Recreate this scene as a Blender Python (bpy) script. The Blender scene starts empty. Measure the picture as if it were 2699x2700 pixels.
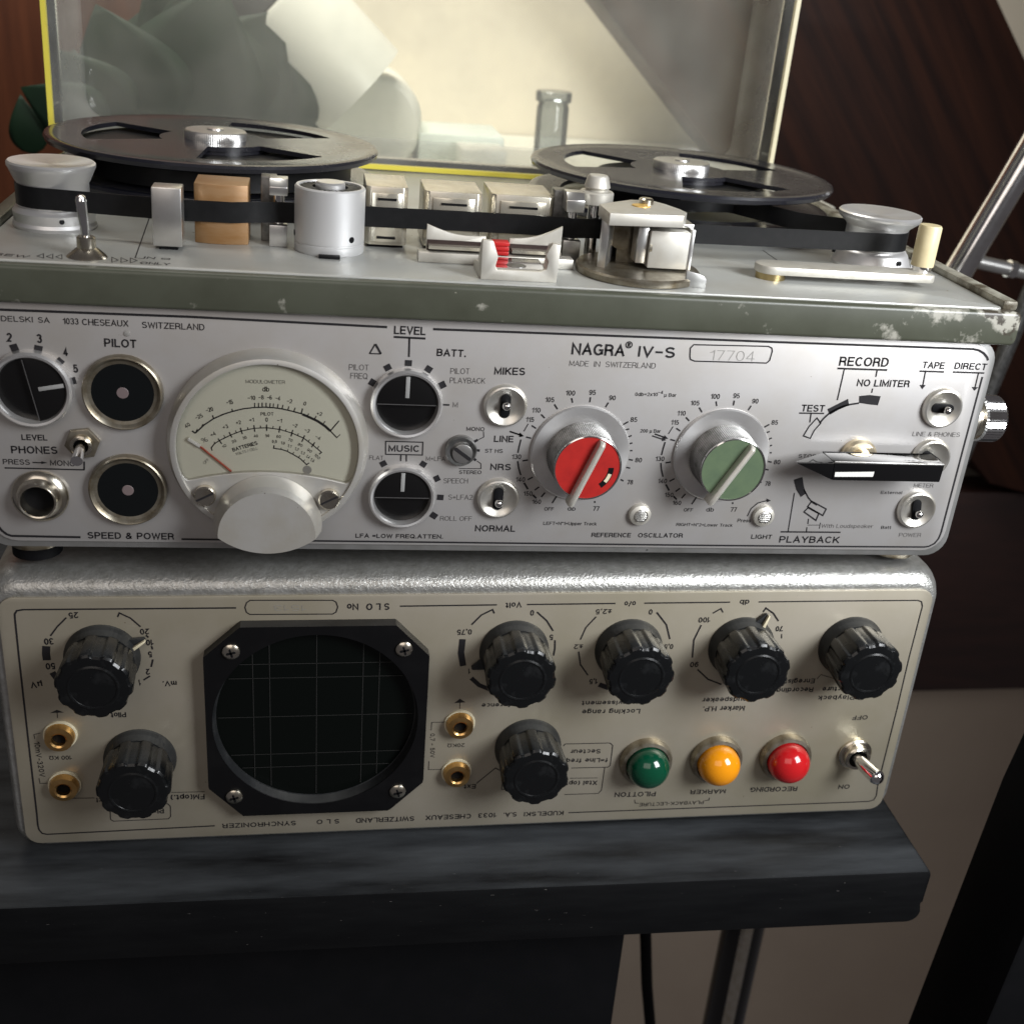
import bpy, bmesh, math, random
from mathutils import Matrix, Vector
rad = math.radians
PI = math.pi
MM = 0.001
SC = bpy.context.scene
COL = SC.collection

# ---------------------------------------------------------------- camera
cd = bpy.data.cameras.new('camera')
cam = bpy.data.objects.new('camera', cd)
COL.objects.link(cam)
cam.matrix_world = Matrix(((0.986371,-0.002591,-0.164517,0.095016),(-0.147827,0.425087,-0.893,-0.344445),(0.072248,0.905149,0.41891,0.17253),(0,0,0,1)))
cd.sensor_fit = 'VERTICAL'
cd.sensor_height = 36.0
cd.lens = 41.85
cd.clip_start = 0.01
cd.clip_end = 30.0
cd.dof.use_dof = True
cd.dof.focus_distance = 0.38
cd.dof.aperture_fstop = 20.0
SC.camera = cam

# ---------------------------------------------------------------- world, lamps, exposure
w = bpy.data.worlds.new('World')
SC.world = w
w.use_nodes = True
bg = w.node_tree.nodes['Background']
bg.inputs[0].default_value = (0.95, 0.88, 0.90, 1)
bg.inputs[1].default_value = 0.075

def area(name, loc, target, sx, sy, power, color):
    ld = bpy.data.lights.new(name, 'AREA')
    ld.shape = 'RECTANGLE'; ld.size = sx; ld.size_y = sy
    ld.energy = power; ld.color = color
    o = bpy.data.objects.new(name, ld); COL.objects.link(o)
    o.location = loc
    o.rotation_euler = (Vector(target) - Vector(loc)).to_track_quat('-Z', 'Y').to_euler()
    return o
kl = area('window_light', (0.60, -0.42, 0.32), (0.31, 0.0, 0.05), 0.26, 0.34, 1.8, (0.95, 0.975, 1.0))
kl.data.spread = rad(85)
fl_ = area('fill_light', (-0.15, -0.95, 0.62), (0.12, 0.0, -0.02), 0.8, 0.6, 2.2, (1.0, 0.90, 0.82))  # added soft frontal fill, no such source in view
rl = area('rear_window_light', (-0.02, 0.32, 0.75), (0.10, 0.60, 0.10), 0.4, 0.3, 3.4, (1.0, 0.97, 0.90))
rl.data.spread = rad(105)
SC.view_settings.view_transform = 'Standard'
SC.view_settings.look = 'None'
SC.view_settings.exposure = 0.0
SC.view_settings.gamma = 1.0
SC.view_settings.use_curve_mapping = False
SC.cycles.max_bounces = 10
SC.cycles.transparent_max_bounces = 24
SC.cycles.caustics_reflective = False
SC.cycles.caustics_refractive = False
SC.cycles.use_denoising = True

# ---------------------------------------------------------------- materials
MATS = {}
def mat(name, base, metal=0.0, rough=0.5, var=None, bump=None, coat=0.0, aniso=None, spec=0.5, stretch=(1, 1, 1), spots=None, coords='Object', rvar=0.0, turn=0, dust_and_light=None, wear=None):
    """var = (noise scale, second colour, low, high); spots = (scale, colour, threshold); bump = (scale, strength, distance)"""
    m = bpy.data.materials.new(name); m.use_nodes = True
    nt = m.node_tree; N = nt.nodes; L = nt.links
    b = N['Principled BSDF']
    b.inputs['Base Color'].default_value = (*base, 1)
    b.inputs['Metallic'].default_value = metal
    b.inputs['Roughness'].default_value = rough
    b.inputs['Coat Weight'].default_value = coat
    b.inputs['Coat Roughness'].default_value = 0.08
    b.inputs['Specular IOR Level'].default_value = spec
    tc = N.new('ShaderNodeTexCoord')
    mp = N.new('ShaderNodeMapping'); mp.inputs['Scale'].default_value = stretch
    mp.vector_type = 'POINT'
    if turn:
        m0 = N.new('ShaderNodeMapping'); m0.inputs['Rotation'].default_value = (0, -rad(turn), 0)
        L.new(tc.outputs[coords], m0.inputs['Vector']); L.new(m0.outputs['Vector'], mp.inputs['Vector'])
    if not turn: L.new(tc.outputs[coords], mp.inputs['Vector'])
    col = None
    def noise(scale, detail=6.0):
        n = N.new('ShaderNodeTexNoise'); n.inputs['Scale'].default_value = scale
        n.inputs['Detail'].default_value = detail; n.inputs['Roughness'].default_value = 0.6
        L.new(mp.outputs['Vector'], n.inputs['Vector']); return n
    def ramp(src, lo, hi):
        r = N.new('ShaderNodeMapRange'); r.inputs['From Min'].default_value = lo; r.inputs['From Max'].default_value = hi
        r.clamp = True
        L.new(src, r.inputs['Value']); return r.outputs['Result']
    def mix(fac, a, bcol):
        x = N.new('ShaderNodeMix'); x.data_type = 'RGBA'
        L.new(fac, x.inputs['Factor'])
        if isinstance(a, tuple): x.inputs['A'].default_value = (*a, 1)
        else: L.new(a, x.inputs['A'])
        x.inputs['B'].default_value = (*bcol, 1)
        return x.outputs['Result']
    if var:
        n = noise(var[0]); f = ramp(n.outputs['Fac'], var[2], var[3])
        col = mix(f, base, var[1])
        if rvar:
            rr = N.new('ShaderNodeMapRange'); rr.inputs['To Min'].default_value = rough; rr.inputs['To Max'].default_value = rough + rvar
            L.new(f, rr.inputs['Value']); L.new(rr.outputs['Result'], b.inputs['Roughness'])
    if spots:
        for sp in (spots if isinstance(spots, list) else [spots]):
            n = noise(sp[0], 3.0); f = ramp(n.outputs['Fac'], sp[2], sp[2] + 0.02)
            col = mix(f, col if col is not None else base, sp[1])
    if wear:                                   # paint knocked off round the battered right-hand corner
        sx = N.new('ShaderNodeSeparateXYZ'); L.new(tc.outputs['Object'], sx.inputs[0])
        mx = N.new('ShaderNodeMapRange'); mx.inputs['From Min'].default_value = 0.105; mx.inputs['From Max'].default_value = 0.162; mx.inputs['To Max'].default_value = 0.42
        L.new(sx.outputs['X'], mx.inputs['Value'])
        mz = N.new('ShaderNodeMapRange'); mz.inputs['From Min'].default_value = 0.0775; mz.inputs['From Max'].default_value = 0.0852; mz.inputs['To Min'].default_value = 0.35
        L.new(sx.outputs['Z'], mz.inputs['Value'])
        m1 = N.new('ShaderNodeMath'); m1.operation = 'MULTIPLY'; L.new(mx.outputs[0], m1.inputs[0]); L.new(mz.outputs[0], m1.inputs[1])
        m2 = N.new('ShaderNodeMath'); m2.operation = 'ADD'; L.new(m1.outputs[0], m2.inputs[0]); L.new(noise(95, 5.0).outputs['Fac'], m2.inputs[1])
        f = ramp(m2.outputs[0], 0.66, 0.74)
        col = mix(f, col, wear)
        m3 = N.new('ShaderNodeMath'); m3.operation = 'SUBTRACT'; L.new(m1.outputs[0], m3.inputs[0]); m3.inputs[1].default_value = 0.06
        m4 = N.new('ShaderNodeMath'); m4.operation = 'ADD'; L.new(m3.outputs[0], m4.inputs[0]); L.new(noise(160, 4.0).outputs['Fac'], m4.inputs[1])
        col = mix(ramp(m4.outputs[0], 0.72, 0.78), col, (0.05, 0.042, 0.03))
    if dust_and_light:                                   # faces that look up: dusty plastic, light painted onto the shelf
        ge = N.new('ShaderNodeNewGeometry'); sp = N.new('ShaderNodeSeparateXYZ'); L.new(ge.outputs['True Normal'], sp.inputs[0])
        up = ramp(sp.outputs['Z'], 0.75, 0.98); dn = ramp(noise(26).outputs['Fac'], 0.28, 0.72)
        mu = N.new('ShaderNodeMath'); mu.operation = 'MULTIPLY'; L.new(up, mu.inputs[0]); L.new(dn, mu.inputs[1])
        col = mix(mu.outputs[0], col if col is not None else base, dust_and_light)
    if col is not None: L.new(col, b.inputs['Base Color'])
    if bump:
        n = noise(bump[0], 4.0)
        bp = N.new('ShaderNodeBump'); bp.inputs['Strength'].default_value = bump[1]; bp.inputs['Distance'].default_value = bump[2] * MM
        L.new(n.outputs['Fac'], bp.inputs['Height']); L.new(bp.outputs['Normal'], b.inputs['Normal'])
    if aniso:
        b.inputs['Anisotropic'].default_value = aniso[0]
        tg = N.new('ShaderNodeTangent'); tg.direction_type = 'RADIAL'; tg.axis = aniso[1]
        L.new(tg.outputs['Tangent'], b.inputs['Tangent'])
    MATS[name] = m
    return m

def clear_mat(name, tint, gloss, milk, rough=0.04):
    """thin clear sheet: mostly straight-through, a mirror part growing towards grazing, a little milk (dusty sheet, painted-in light on lid walls)"""
    m = bpy.data.materials.new(name); m.use_nodes = True
    nt = m.node_tree; N = nt.nodes; L = nt.links
    N.remove(N['Principled BSDF'])
    out = N['Material Output']
    tr = N.new('ShaderNodeBsdfTransparent'); tr.inputs[0].default_value = (*tint, 1)
    gl = N.new('ShaderNodeBsdfGlossy'); gl.inputs['Roughness'].default_value = rough
    di = N.new('ShaderNodeBsdfDiffuse'); di.inputs[0].default_value = (0.72, 0.72, 0.68, 1)
    tl = N.new('ShaderNodeBsdfTranslucent'); tl.inputs[0].default_value = (0.72, 0.72, 0.66, 1)
    lw = N.new('ShaderNodeLayerWeight'); lw.inputs['Blend'].default_value = gloss
    tc = N.new('ShaderNodeTexCoord'); no = N.new('ShaderNodeTexNoise'); no.inputs['Scale'].default_value = 28.0; no.inputs['Detail'].default_value = 8
    L.new(tc.outputs['Object'], no.inputs['Vector'])
    mr = N.new('ShaderNodeMapRange'); mr.inputs['From Min'].default_value = 0.3; mr.inputs['From Max'].default_value = 0.75
    mr.inputs['To Min'].default_value = milk * 0.55; mr.inputs['To Max'].default_value = milk * 1.4
    L.new(no.outputs['Fac'], mr.inputs['Value'])
    d2 = N.new('ShaderNodeMixShader'); d2.inputs[0].default_value = 0.5
    L.new(di.outputs[0], d2.inputs[1]); L.new(tl.outputs[0], d2.inputs[2])
    m1 = N.new('ShaderNodeMixShader'); m2 = N.new('ShaderNodeMixShader')
    L.new(mr.outputs[0], m1.inputs[0]); L.new(tr.outputs[0], m1.inputs[1]); L.new(d2.outputs[0], m1.inputs[2])
    L.new(lw.outputs['Fresnel'], m2.inputs[0]); L.new(m1.outputs[0], m2.inputs[1]); L.new(gl.outputs[0], m2.inputs[2])
    L.new(m2.outputs[0], out.inputs[0])
    MATS[name] = m
    return m

mat('satin_panel', (0.53, 0.515, 0.505), 0.55, 0.42, var=(40, (0.49, 0.465, 0.435), 0.42, 0.72), bump=(2500, 0.05, 0.05), spots=[(420, (0.25, 0.22, 0.18), 0.74)])
mat('aged_panel', (0.50, 0.455, 0.375), 0.58, 0.42, var=(13, (0.40, 0.36, 0.265), 0.36, 0.66), bump=(2500, 0.05, 0.05), spots=[(380, (0.22, 0.18, 0.13), 0.735)])
mat('hammered_silver', (0.50, 0.50, 0.48), 0.75, 0.33, var=(300, (0.36, 0.355, 0.33), 0.35, 0.7), bump=(900, 0.6, 0.45))
mat('case_silver', (0.48, 0.48, 0.47), 0.75, 0.38, var=(90, (0.36, 0.36, 0.34), 0.4, 0.75), bump=(900, 0.1, 0.1), spots=[(110, (0.06, 0.06, 0.055), 0.74)])
mat('olive_paint', (0.075, 0.080, 0.058), 0.0, 0.42, var=(40, (0.055, 0.058, 0.04), 0.4, 0.7), bump=(600, 0.08, 0.1), spots=[(260, (0.24, 0.235, 0.19), 0.74)], coat=0.1, wear=(0.36, 0.35, 0.30))
mat('worn_rim', (0.36, 0.35, 0.29), 0.2, 0.45, var=(120, (0.09, 0.075, 0.05), 0.40, 0.62), bump=(300, 0.5, 0.8))
mat('deck_grey', (0.44, 0.45, 0.43), 0.2, 0.36, var=(28, (0.37, 0.36, 0.32), 0.45, 0.75), bump=(1500, 0.04, 0.05), spots=[(300, (0.2, 0.16, 0.11), 0.75)])
mat('chrome', (0.86, 0.86, 0.87), 1.0, 0.10, var=(120, (0.7, 0.69, 0.66), 0.45, 0.8))
mat('nickel', (0.66, 0.62, 0.54), 1.0, 0.24, var=(200, (0.50, 0.44, 0.33), 0.4, 0.75))
mat('tarnished', (0.34, 0.31, 0.25), 0.8, 0.34, var=(220, (0.17, 0.135, 0.085), 0.38, 0.7))
mat('aluminium', (0.74, 0.735, 0.72), 0.95, 0.30, var=(150, (0.64, 0.63, 0.60), 0.4, 0.75), bump=(2200, 0.06, 0.05))
mat('turned_aluminium', (0.76, 0.755, 0.75), 0.75, 0.34, aniso=(0.6, 'Z'))
mat('bead_aluminium', (0.70, 0.70, 0.70), 0.55, 0.46, bump=(2000, 0.05, 0.05))
mat('turned_face', (0.80, 0.79, 0.78), 0.8, 0.30, aniso=(0.7, 'Y'), var=(90, (0.66, 0.645, 0.62), 0.45, 0.8))
mat('cast_silver', (0.62, 0.605, 0.57), 0.65, 0.42, var=(60, (0.54, 0.505, 0.43), 0.42, 0.75), bump=(1400, 0.15, 0.1), spots=[(420, (0.12, 0.10, 0.07), 0.735)])
mat('matte_alloy', (0.66, 0.64, 0.58), 0.6, 0.48, var=(150, (0.58, 0.55, 0.48), 0.4, 0.75), bump=(1500, 0.08, 0.05))
mat('dish_metal', (0.70, 0.68, 0.63), 0.85, 0.33, var=(200, (0.58, 0.54, 0.45), 0.4, 0.75))
mat('knurled_steel', (0.27, 0.27, 0.265), 0.9, 0.35, var=(300, (0.10, 0.10, 0.095), 0.4, 0.7))
mat('black_ink', (0.012, 0.011, 0.013), 0.0, 0.5)
mat('grey_ink', (0.085, 0.08, 0.078), 0.0, 0.5)
mat('engraved', (0.36, 0.35, 0.33), 0.4, 0.5)
mat('black_gloss', (0.005, 0.0048, 0.005), 0.0, 0.22)
mat('black_plastic', (0.0045, 0.005, 0.0055), 0.0, 0.26, spec=0.4, var=(160, (0.014, 0.015, 0.016), 0.55, 0.78), rvar=0.25, spots=[(700, (0.14, 0.14, 0.135), 0.75)], dust_and_light=(0.04, 0.042, 0.043))
mat('dusty_plastic', (0.012, 0.013, 0.014), 0.0, 0.5, spec=0.35, var=(160, (0.028, 0.029, 0.03), 0.45, 0.75), spots=[(600, (0.16, 0.16, 0.155), 0.73)], dust_and_light=(0.085, 0.085, 0.08))
mat('crt_black', (0.0035, 0.0035, 0.004), 0.0, 0.4, spec=0.25, var=(90, (0.006, 0.006, 0.0065), 0.5, 0.8), spots=[(900, (0.09, 0.09, 0.09), 0.77)], dust_and_light=(0.04, 0.04, 0.04))
mat('crt_screen', (0.0025, 0.0035, 0.003), 0.0, 0.2, spec=0.2)
mat('graticule', (0.022, 0.022, 0.021), 0.0, 0.5)
mat('indicator_glass', (0.005, 0.006, 0.0065), 0.0, 0.12, spec=0.35)
mat('indicator_dot', (0.17, 0.13, 0.13), 0.0, 0.5)
mat('red_cap', (0.42, 0.018, 0.014), 0.0, 0.42, var=(200, (0.34, 0.014, 0.012), 0.4, 0.7))
mat('green_cap', (0.105, 0.150, 0.085), 0.0, 0.42, var=(200, (0.085, 0.125, 0.075), 0.4, 0.7))
mat('red_lens', (0.50, 0.012, 0.015), 0.0, 0.13, coat=0.4)
mat('amber_lens', (0.80, 0.29, 0.006), 0.0, 0.13, coat=0.4)
mat('green_lens', (0.002, 0.055, 0.026), 0.0, 0.13, coat=0.4)
mat('gold', (0.80, 0.50, 0.20), 1.0, 0.28, var=(200, (0.62, 0.36, 0.12), 0.4, 0.7))
mat('brass_foot', (0.46, 0.36, 0.18), 1.0, 0.3)
mat('dial_cream', (0.72, 0.71, 0.60), 0.0, 0.6)
mat('needle_red', (0.45, 0.08, 0.04), 0.0, 0.5)
mat('white_paint', (0.75, 0.74, 0.70), 0.0, 0.5)
mat('ridge_grey', (0.075, 0.072, 0.072), 0.0, 0.4)  # paler grey than the inserts, for the thin ridge strip
mat('lever_gloss', (0.004, 0.004, 0.0045), 0.0, 0.07, coat=0.5)
mat('pale_brass', (0.74, 0.64, 0.46), 0.9, 0.32)
mat('white_mark', (0.30, 0.30, 0.295), 0.0, 0.45)
mat('pointer_cream', (0.70, 0.63, 0.45), 0.0, 0.4)
mat('tape_black', (0.0055, 0.0058, 0.0065), 0.0, 0.4, spec=0.3, var=(400, (0.009, 0.009, 0.010), 0.4, 0.7))
mat('reel_plastic', (0.010, 0.0105, 0.016), 0.0, 0.22, var=(34, (0.026, 0.025, 0.029), 0.42, 0.78), rvar=0.1, coat=0.3)
mat('head_bronze', (0.34, 0.20, 0.095), 0.3, 0.45, var=(120, (0.30, 0.155, 0.055), 0.4, 0.7), bump=(700, 0.1, 0.1), stretch=(1, 1, 4))
mat('head_metal', (0.74, 0.70, 0.60), 0.75, 0.26, var=(160, (0.60, 0.54, 0.42), 0.4, 0.75))
mat('head_face', (0.84, 0.79, 0.66), 0.8, 0.16)
mat('red_tag', (0.60, 0.02, 0.02), 0.0, 0.4)
mat('yellow_dot', (0.80, 0.50, 0.12), 0.3, 0.35)
mat('ivory', (0.72, 0.62, 0.38), 0.0, 0.4, var=(150, (0.64, 0.53, 0.30), 0.4, 0.75))
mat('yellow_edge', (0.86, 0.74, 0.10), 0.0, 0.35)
mat('pale_edge', (0.76, 0.69, 0.46), 0.0, 0.35)
mat('shelf_black', (0.0036, 0.0038, 0.0044), 0.0, 0.5, spec=0.16, var=(55, (0.006, 0.0064, 0.007), 0.38, 0.75), rvar=0.1, bump=(220, 0.2, 0.2), stretch=(0.5, 3, 3), spots=[(620, (0.16, 0.15, 0.14), 0.735)], dust_and_light=(0.050, 0.054, 0.058))  # top made paler in colour to stand in for reflected light
mat('flat_black', (0.0035, 0.0038, 0.0046), 0.0, 0.6, spec=0.15, var=(60, (0.005, 0.005, 0.006), 0.4, 0.7))
mat('wall_cream', (0.74, 0.68, 0.56), 0.0, 0.8, var=(6, (0.70, 0.64, 0.52), 0.35, 0.7), bump=(120, 0.05, 0.3))
mat('wall_taupe', (0.50, 0.41, 0.32), 0.0, 0.8, var=(8, (0.46, 0.37, 0.29), 0.35, 0.7), bump=(120, 0.05, 0.3))
mat('beam_wood', (0.016, 0.0075, 0.006), 0.0, 0.5, spec=0.15, var=(6, (0.040, 0.015, 0.009), 0.35, 0.70), stretch=(1.0, 1, 16), turn=53)
mat('board_wood', (0.022, 0.010, 0.0085), 0.0, 0.5, var=(14, (0.034, 0.014, 0.011), 0.35, 0.68), stretch=(1, 6, 6))
mat('post_wood', (0.095, 0.030, 0.013), 0.0, 0.5, spec=0.25, var=(10, (0.055, 0.017, 0.008), 0.35, 0.68), stretch=(9, 9, 0.8))
mat('leaf_green', (0.010, 0.026, 0.013), 0.0, 0.55, spec=0.2, var=(30, (0.006, 0.016, 0.009), 0.4, 0.7))
mat('leaf_vein', (0.10, 0.13, 0.05), 0.0, 0.5)
mat('flower_red', (0.28, 0.030, 0.025), 0.0, 0.6)
mat('lamp_white', (0.80, 0.80, 0.72), 0.0, 0.35)
mat('pale_box', (0.70, 0.76, 0.70), 0.0, 0.5)
mat('dark_grey', (0.04, 0.04, 0.045), 0.0, 0.4)
clear_mat('clear_acrylic', (0.97, 0.97, 0.94), 0.12, 0.16)
clear_mat('meter_glass', (0.98, 0.98, 0.97), 0.2, 0.006)
clear_mat('acrylic_wall', (0.96, 0.96, 0.92), 0.06, 0.34)  # extra milk paints a bright reflection into the lid walls
clear_mat('vial_glass', (0.62, 0.66, 0.68), 0.3, 0.22)

# ---------------------------------------------------------------- mesh builder (all sizes in mm)
class MB:
    def __init__(s): s.v = []; s.f = []
    def add(s, vs, fs):
        k = len(s.v); s.v += [tuple(p) for p in vs]; s.f += [tuple(i + k for i in q) for q in fs]; return s
    def box(s, x0, x1, y0, y1, z0, z1):
        return s.add([(x, y, z) for x in (x0, x1) for y in (y0, y1) for z in (z0, z1)],
                     [(0, 1, 3, 2), (4, 6, 7, 5), (0, 4, 5, 1), (2, 3, 7, 6), (0, 2, 6, 4), (1, 5, 7, 3)])
    def prism(s, poly, h0, h1, plane='xz', top=None):
        """top = second outline at h1 (tapering)"""
        n = len(poly); top = top or poly
        put = (lambda a, b, h: (a, h, b)) if plane == 'xz' else ((lambda a, b, h: (a, b, h)) if plane == 'xy' else (lambda a, b, h: (h, a, b)))
        vs = [put(a, b, h0) for a, b in poly] + [put(a, b, h1) for a, b in top]
        fs = [tuple(range(n))[::-1], tuple(range(n, 2 * n))] + [(i, (i + 1) % n, n + (i + 1) % n, n + i) for i in range(n)]
        return s.add(vs, fs)
    def lathe(s, prof, c=(0, 0, 0), axis='-y', seg=48, mod=None, cap0=True, cap1=True):
        """prof = [(radius, height)]; height runs along the axis"""
        def put(r, h, t):
            if mod: r = r * mod(t, h)
            a, b = r * math.cos(t), r * math.sin(t)
            if axis == '-y': return (c[0] + a, c[1] - h, c[2] + b)
            if axis == 'z': return (c[0] + a, c[1] + b, c[2] + h)
            return (c[0] + h, c[1] + a, c[2] + b)
        vs = []; fs = []
        for r, h in prof: vs += [put(max(r, 1e-4), h, 2 * PI * i / seg) for i in range(seg)]
        for k in range(len(prof) - 1):
            for i in range(seg):
                j = (i + 1) % seg
                fs.append((k * seg + i, k * seg + j, (k + 1) * seg + j, (k + 1) * seg + i))
        if cap0: fs.append(tuple(range(seg))[::-1])
        if cap1: fs.append(tuple(range((len(prof) - 1) * seg, len(prof) * seg)))
        return s.add(vs, fs)
    def tube(s, path, r, seg=12, r1=None):
        P = [Vector(p) for p in path]; vs = []; fs = []; n = len(P)
        up = Vector((0.13, 0.31, 1)).normalized()
        for k, p in enumerate(P):
            d = (P[min(k + 1, n - 1)] - P[max(k - 1, 0)]).normalized()
            a = d.cross(up)
            if a.length < 1e-3: a = d.cross(Vector((1, 0, 0)))
            a.normalize(); b = d.cross(a).normalized()
            rr = r if r1 is None else r + (r1 - r) * k / (n - 1)
            for i in range(seg):
                t = 2 * PI * i / seg; vs.append(p + a * rr * math.cos(t) + b * rr * math.sin(t))
        for k in range(n - 1):
            for i in range(seg):
                j = (i + 1) % seg; fs.append((k * seg + i, k * seg + j, (k + 1) * seg + j, (k + 1) * seg + i))
        fs.append(tuple(range(seg))[::-1]); fs.append(tuple(range((n - 1) * seg, n * seg)))
        return s.add(vs, fs)
    def ribbon(s, path, z0, z1, t=0.25):
        """a strip standing on edge along a plan path"""
        n = len(path); L = []; R = []
        for k in range(n):
            a, b = path[max(k - 1, 0)], path[min(k + 1, n - 1)]
            dx, dy = b[0] - a[0], b[1] - a[1]; l = math.hypot(dx, dy) or 1
            nx, ny = -dy / l * t / 2, dx / l * t / 2
            L.append((path[k][0] + nx, path[k][1] + ny)); R.append((path[k][0] - nx, path[k][1] - ny))
        vs = [(x, y, z0) for x, y in L] + [(x, y, z1) for x, y in L] + [(x, y, z0) for x, y in R] + [(x, y, z1) for x, y in R]
        fs = []
        for k in range(n - 1):
            fs += [(k, k + 1, n + k + 1, n + k), (2 * n + k, 3 * n + k, 3 * n + k + 1, 2 * n + k + 1), (n + k, n + k + 1, 3 * n + k + 1, 3 * n + k), (k, 2 * n + k, 2 * n + k + 1, k + 1)]
        fs += [(0, n, 3 * n, 2 * n), (n - 1, 3 * n - 1, 4 * n - 1, 2 * n - 1)]
        return s.add(vs, fs)
    def polyline(s, pts, wd, put):
        closed = len(pts) > 3 and math.hypot(pts[0][0] - pts[-1][0], pts[0][1] - pts[-1][1]) < 0.05
        if closed: pts = pts[:-1]
        n = len(pts); A = []; B = []
        for k in range(n):
            p0 = pts[(k - 1) % n] if closed else pts[max(k - 1, 0)]
            p1 = pts[k]; p2 = pts[(k + 1) % n] if closed else pts[min(k + 1, n - 1)]
            d1 = Vector((p1[0] - p0[0], p1[1] - p0[1])); d2 = Vector((p2[0] - p1[0], p2[1] - p1[1]))
            d1 = d1.normalized() if d1.length > 1e-9 else d2.normalized()
            d2 = d2.normalized() if d2.length > 1e-9 else d1
            t = d1 + d2
            t = t.normalized() if t.length > 1e-6 else d1
            nn = Vector((-t.y, t.x)); m = min(1 / max(0.35, nn.dot(Vector((-d1.y, d1.x)))), 2.2)
            o = nn * (wd / 2 * m)
            A.append((p1[0] + o.x, p1[1] + o.y)); B.append((p1[0] - o.x, p1[1] - o.y))
        vs = [put(*p) for p in A] + [put(*p) for p in B]
        fs = [(n + k, n + (k + 1) % n, (k + 1) % n, k) for k in range(n if closed else n - 1)]
        return s.add(vs, fs)
    def flat(s, poly, put):
        return s.add([put(*p) for p in poly], [tuple(range(len(poly)))])

def mesh_of(name, mb, bevel=0.0, smooth=32, merge=True, recalc=True, seg=2):
    me = bpy.data.meshes.new(name)
    bm = bmesh.new()
    vs = [bm.verts.new((x * MM, y * MM, z * MM)) for x, y, z in mb.v]
    for q in mb.f:
        try: bm.faces.new([vs[i] for i in q])
        except ValueError: pass
    if merge: bmesh.ops.remove_doubles(bm, verts=bm.verts, dist=1e-7)
    if recalc: bmesh.ops.recalc_face_normals(bm, faces=bm.faces)
    if bevel:
        es = [e for e in bm.edges if len(e.link_faces) == 2 and e.calc_face_angle(0) > rad(38)]
        bmesh.ops.bevel(bm, geom=es, offset=bevel * MM, segments=seg, profile=0.5, affect='EDGES', clamp_overlap=True)
    bm.to_mesh(me); bm.free()
    if smooth:
        for p in me.polygons: p.use_smooth = True
        me.set_sharp_from_angle(angle=rad(smooth))
    return me

def obj(name, mb, material, parent=None, loc=(0, 0, 0), rot=(0, 0, 0), bevel=0.0, smooth=32, label=None, **kw):
    me = mesh_of(name, mb, bevel, smooth, **kw) if isinstance(mb, MB) else mb
    if isinstance(mb, MB): me.materials.append(MATS[material])
    o = bpy.data.objects.new(name, me); COL.objects.link(o)
    o.location = [c * MM for c in loc]; o.rotation_euler = rot
    if parent: o.parent = parent
    if label: o['label'] = label
    return o

def tag(o, label, cat, group=None, kind=None):
    o['label'] = label; o['category'] = cat
    if group: o['group'] = group
    if kind: o['kind'] = kind
    return o

def thing(name, label, cat, loc=(0, 0, 0), rot=(0, 0, 0), group=None):
    o = bpy.data.objects.new(name, None); COL.objects.link(o)
    o.empty_display_size = 0.02
    o.location = [c * MM for c in loc]; o.rotation_euler = rot
    return tag(o, label, cat, group)

def struct(name, mb, material, label=None, **kw):
    o = obj(name, mb, material, **kw); o['kind'] = 'structure'
    return o

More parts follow.
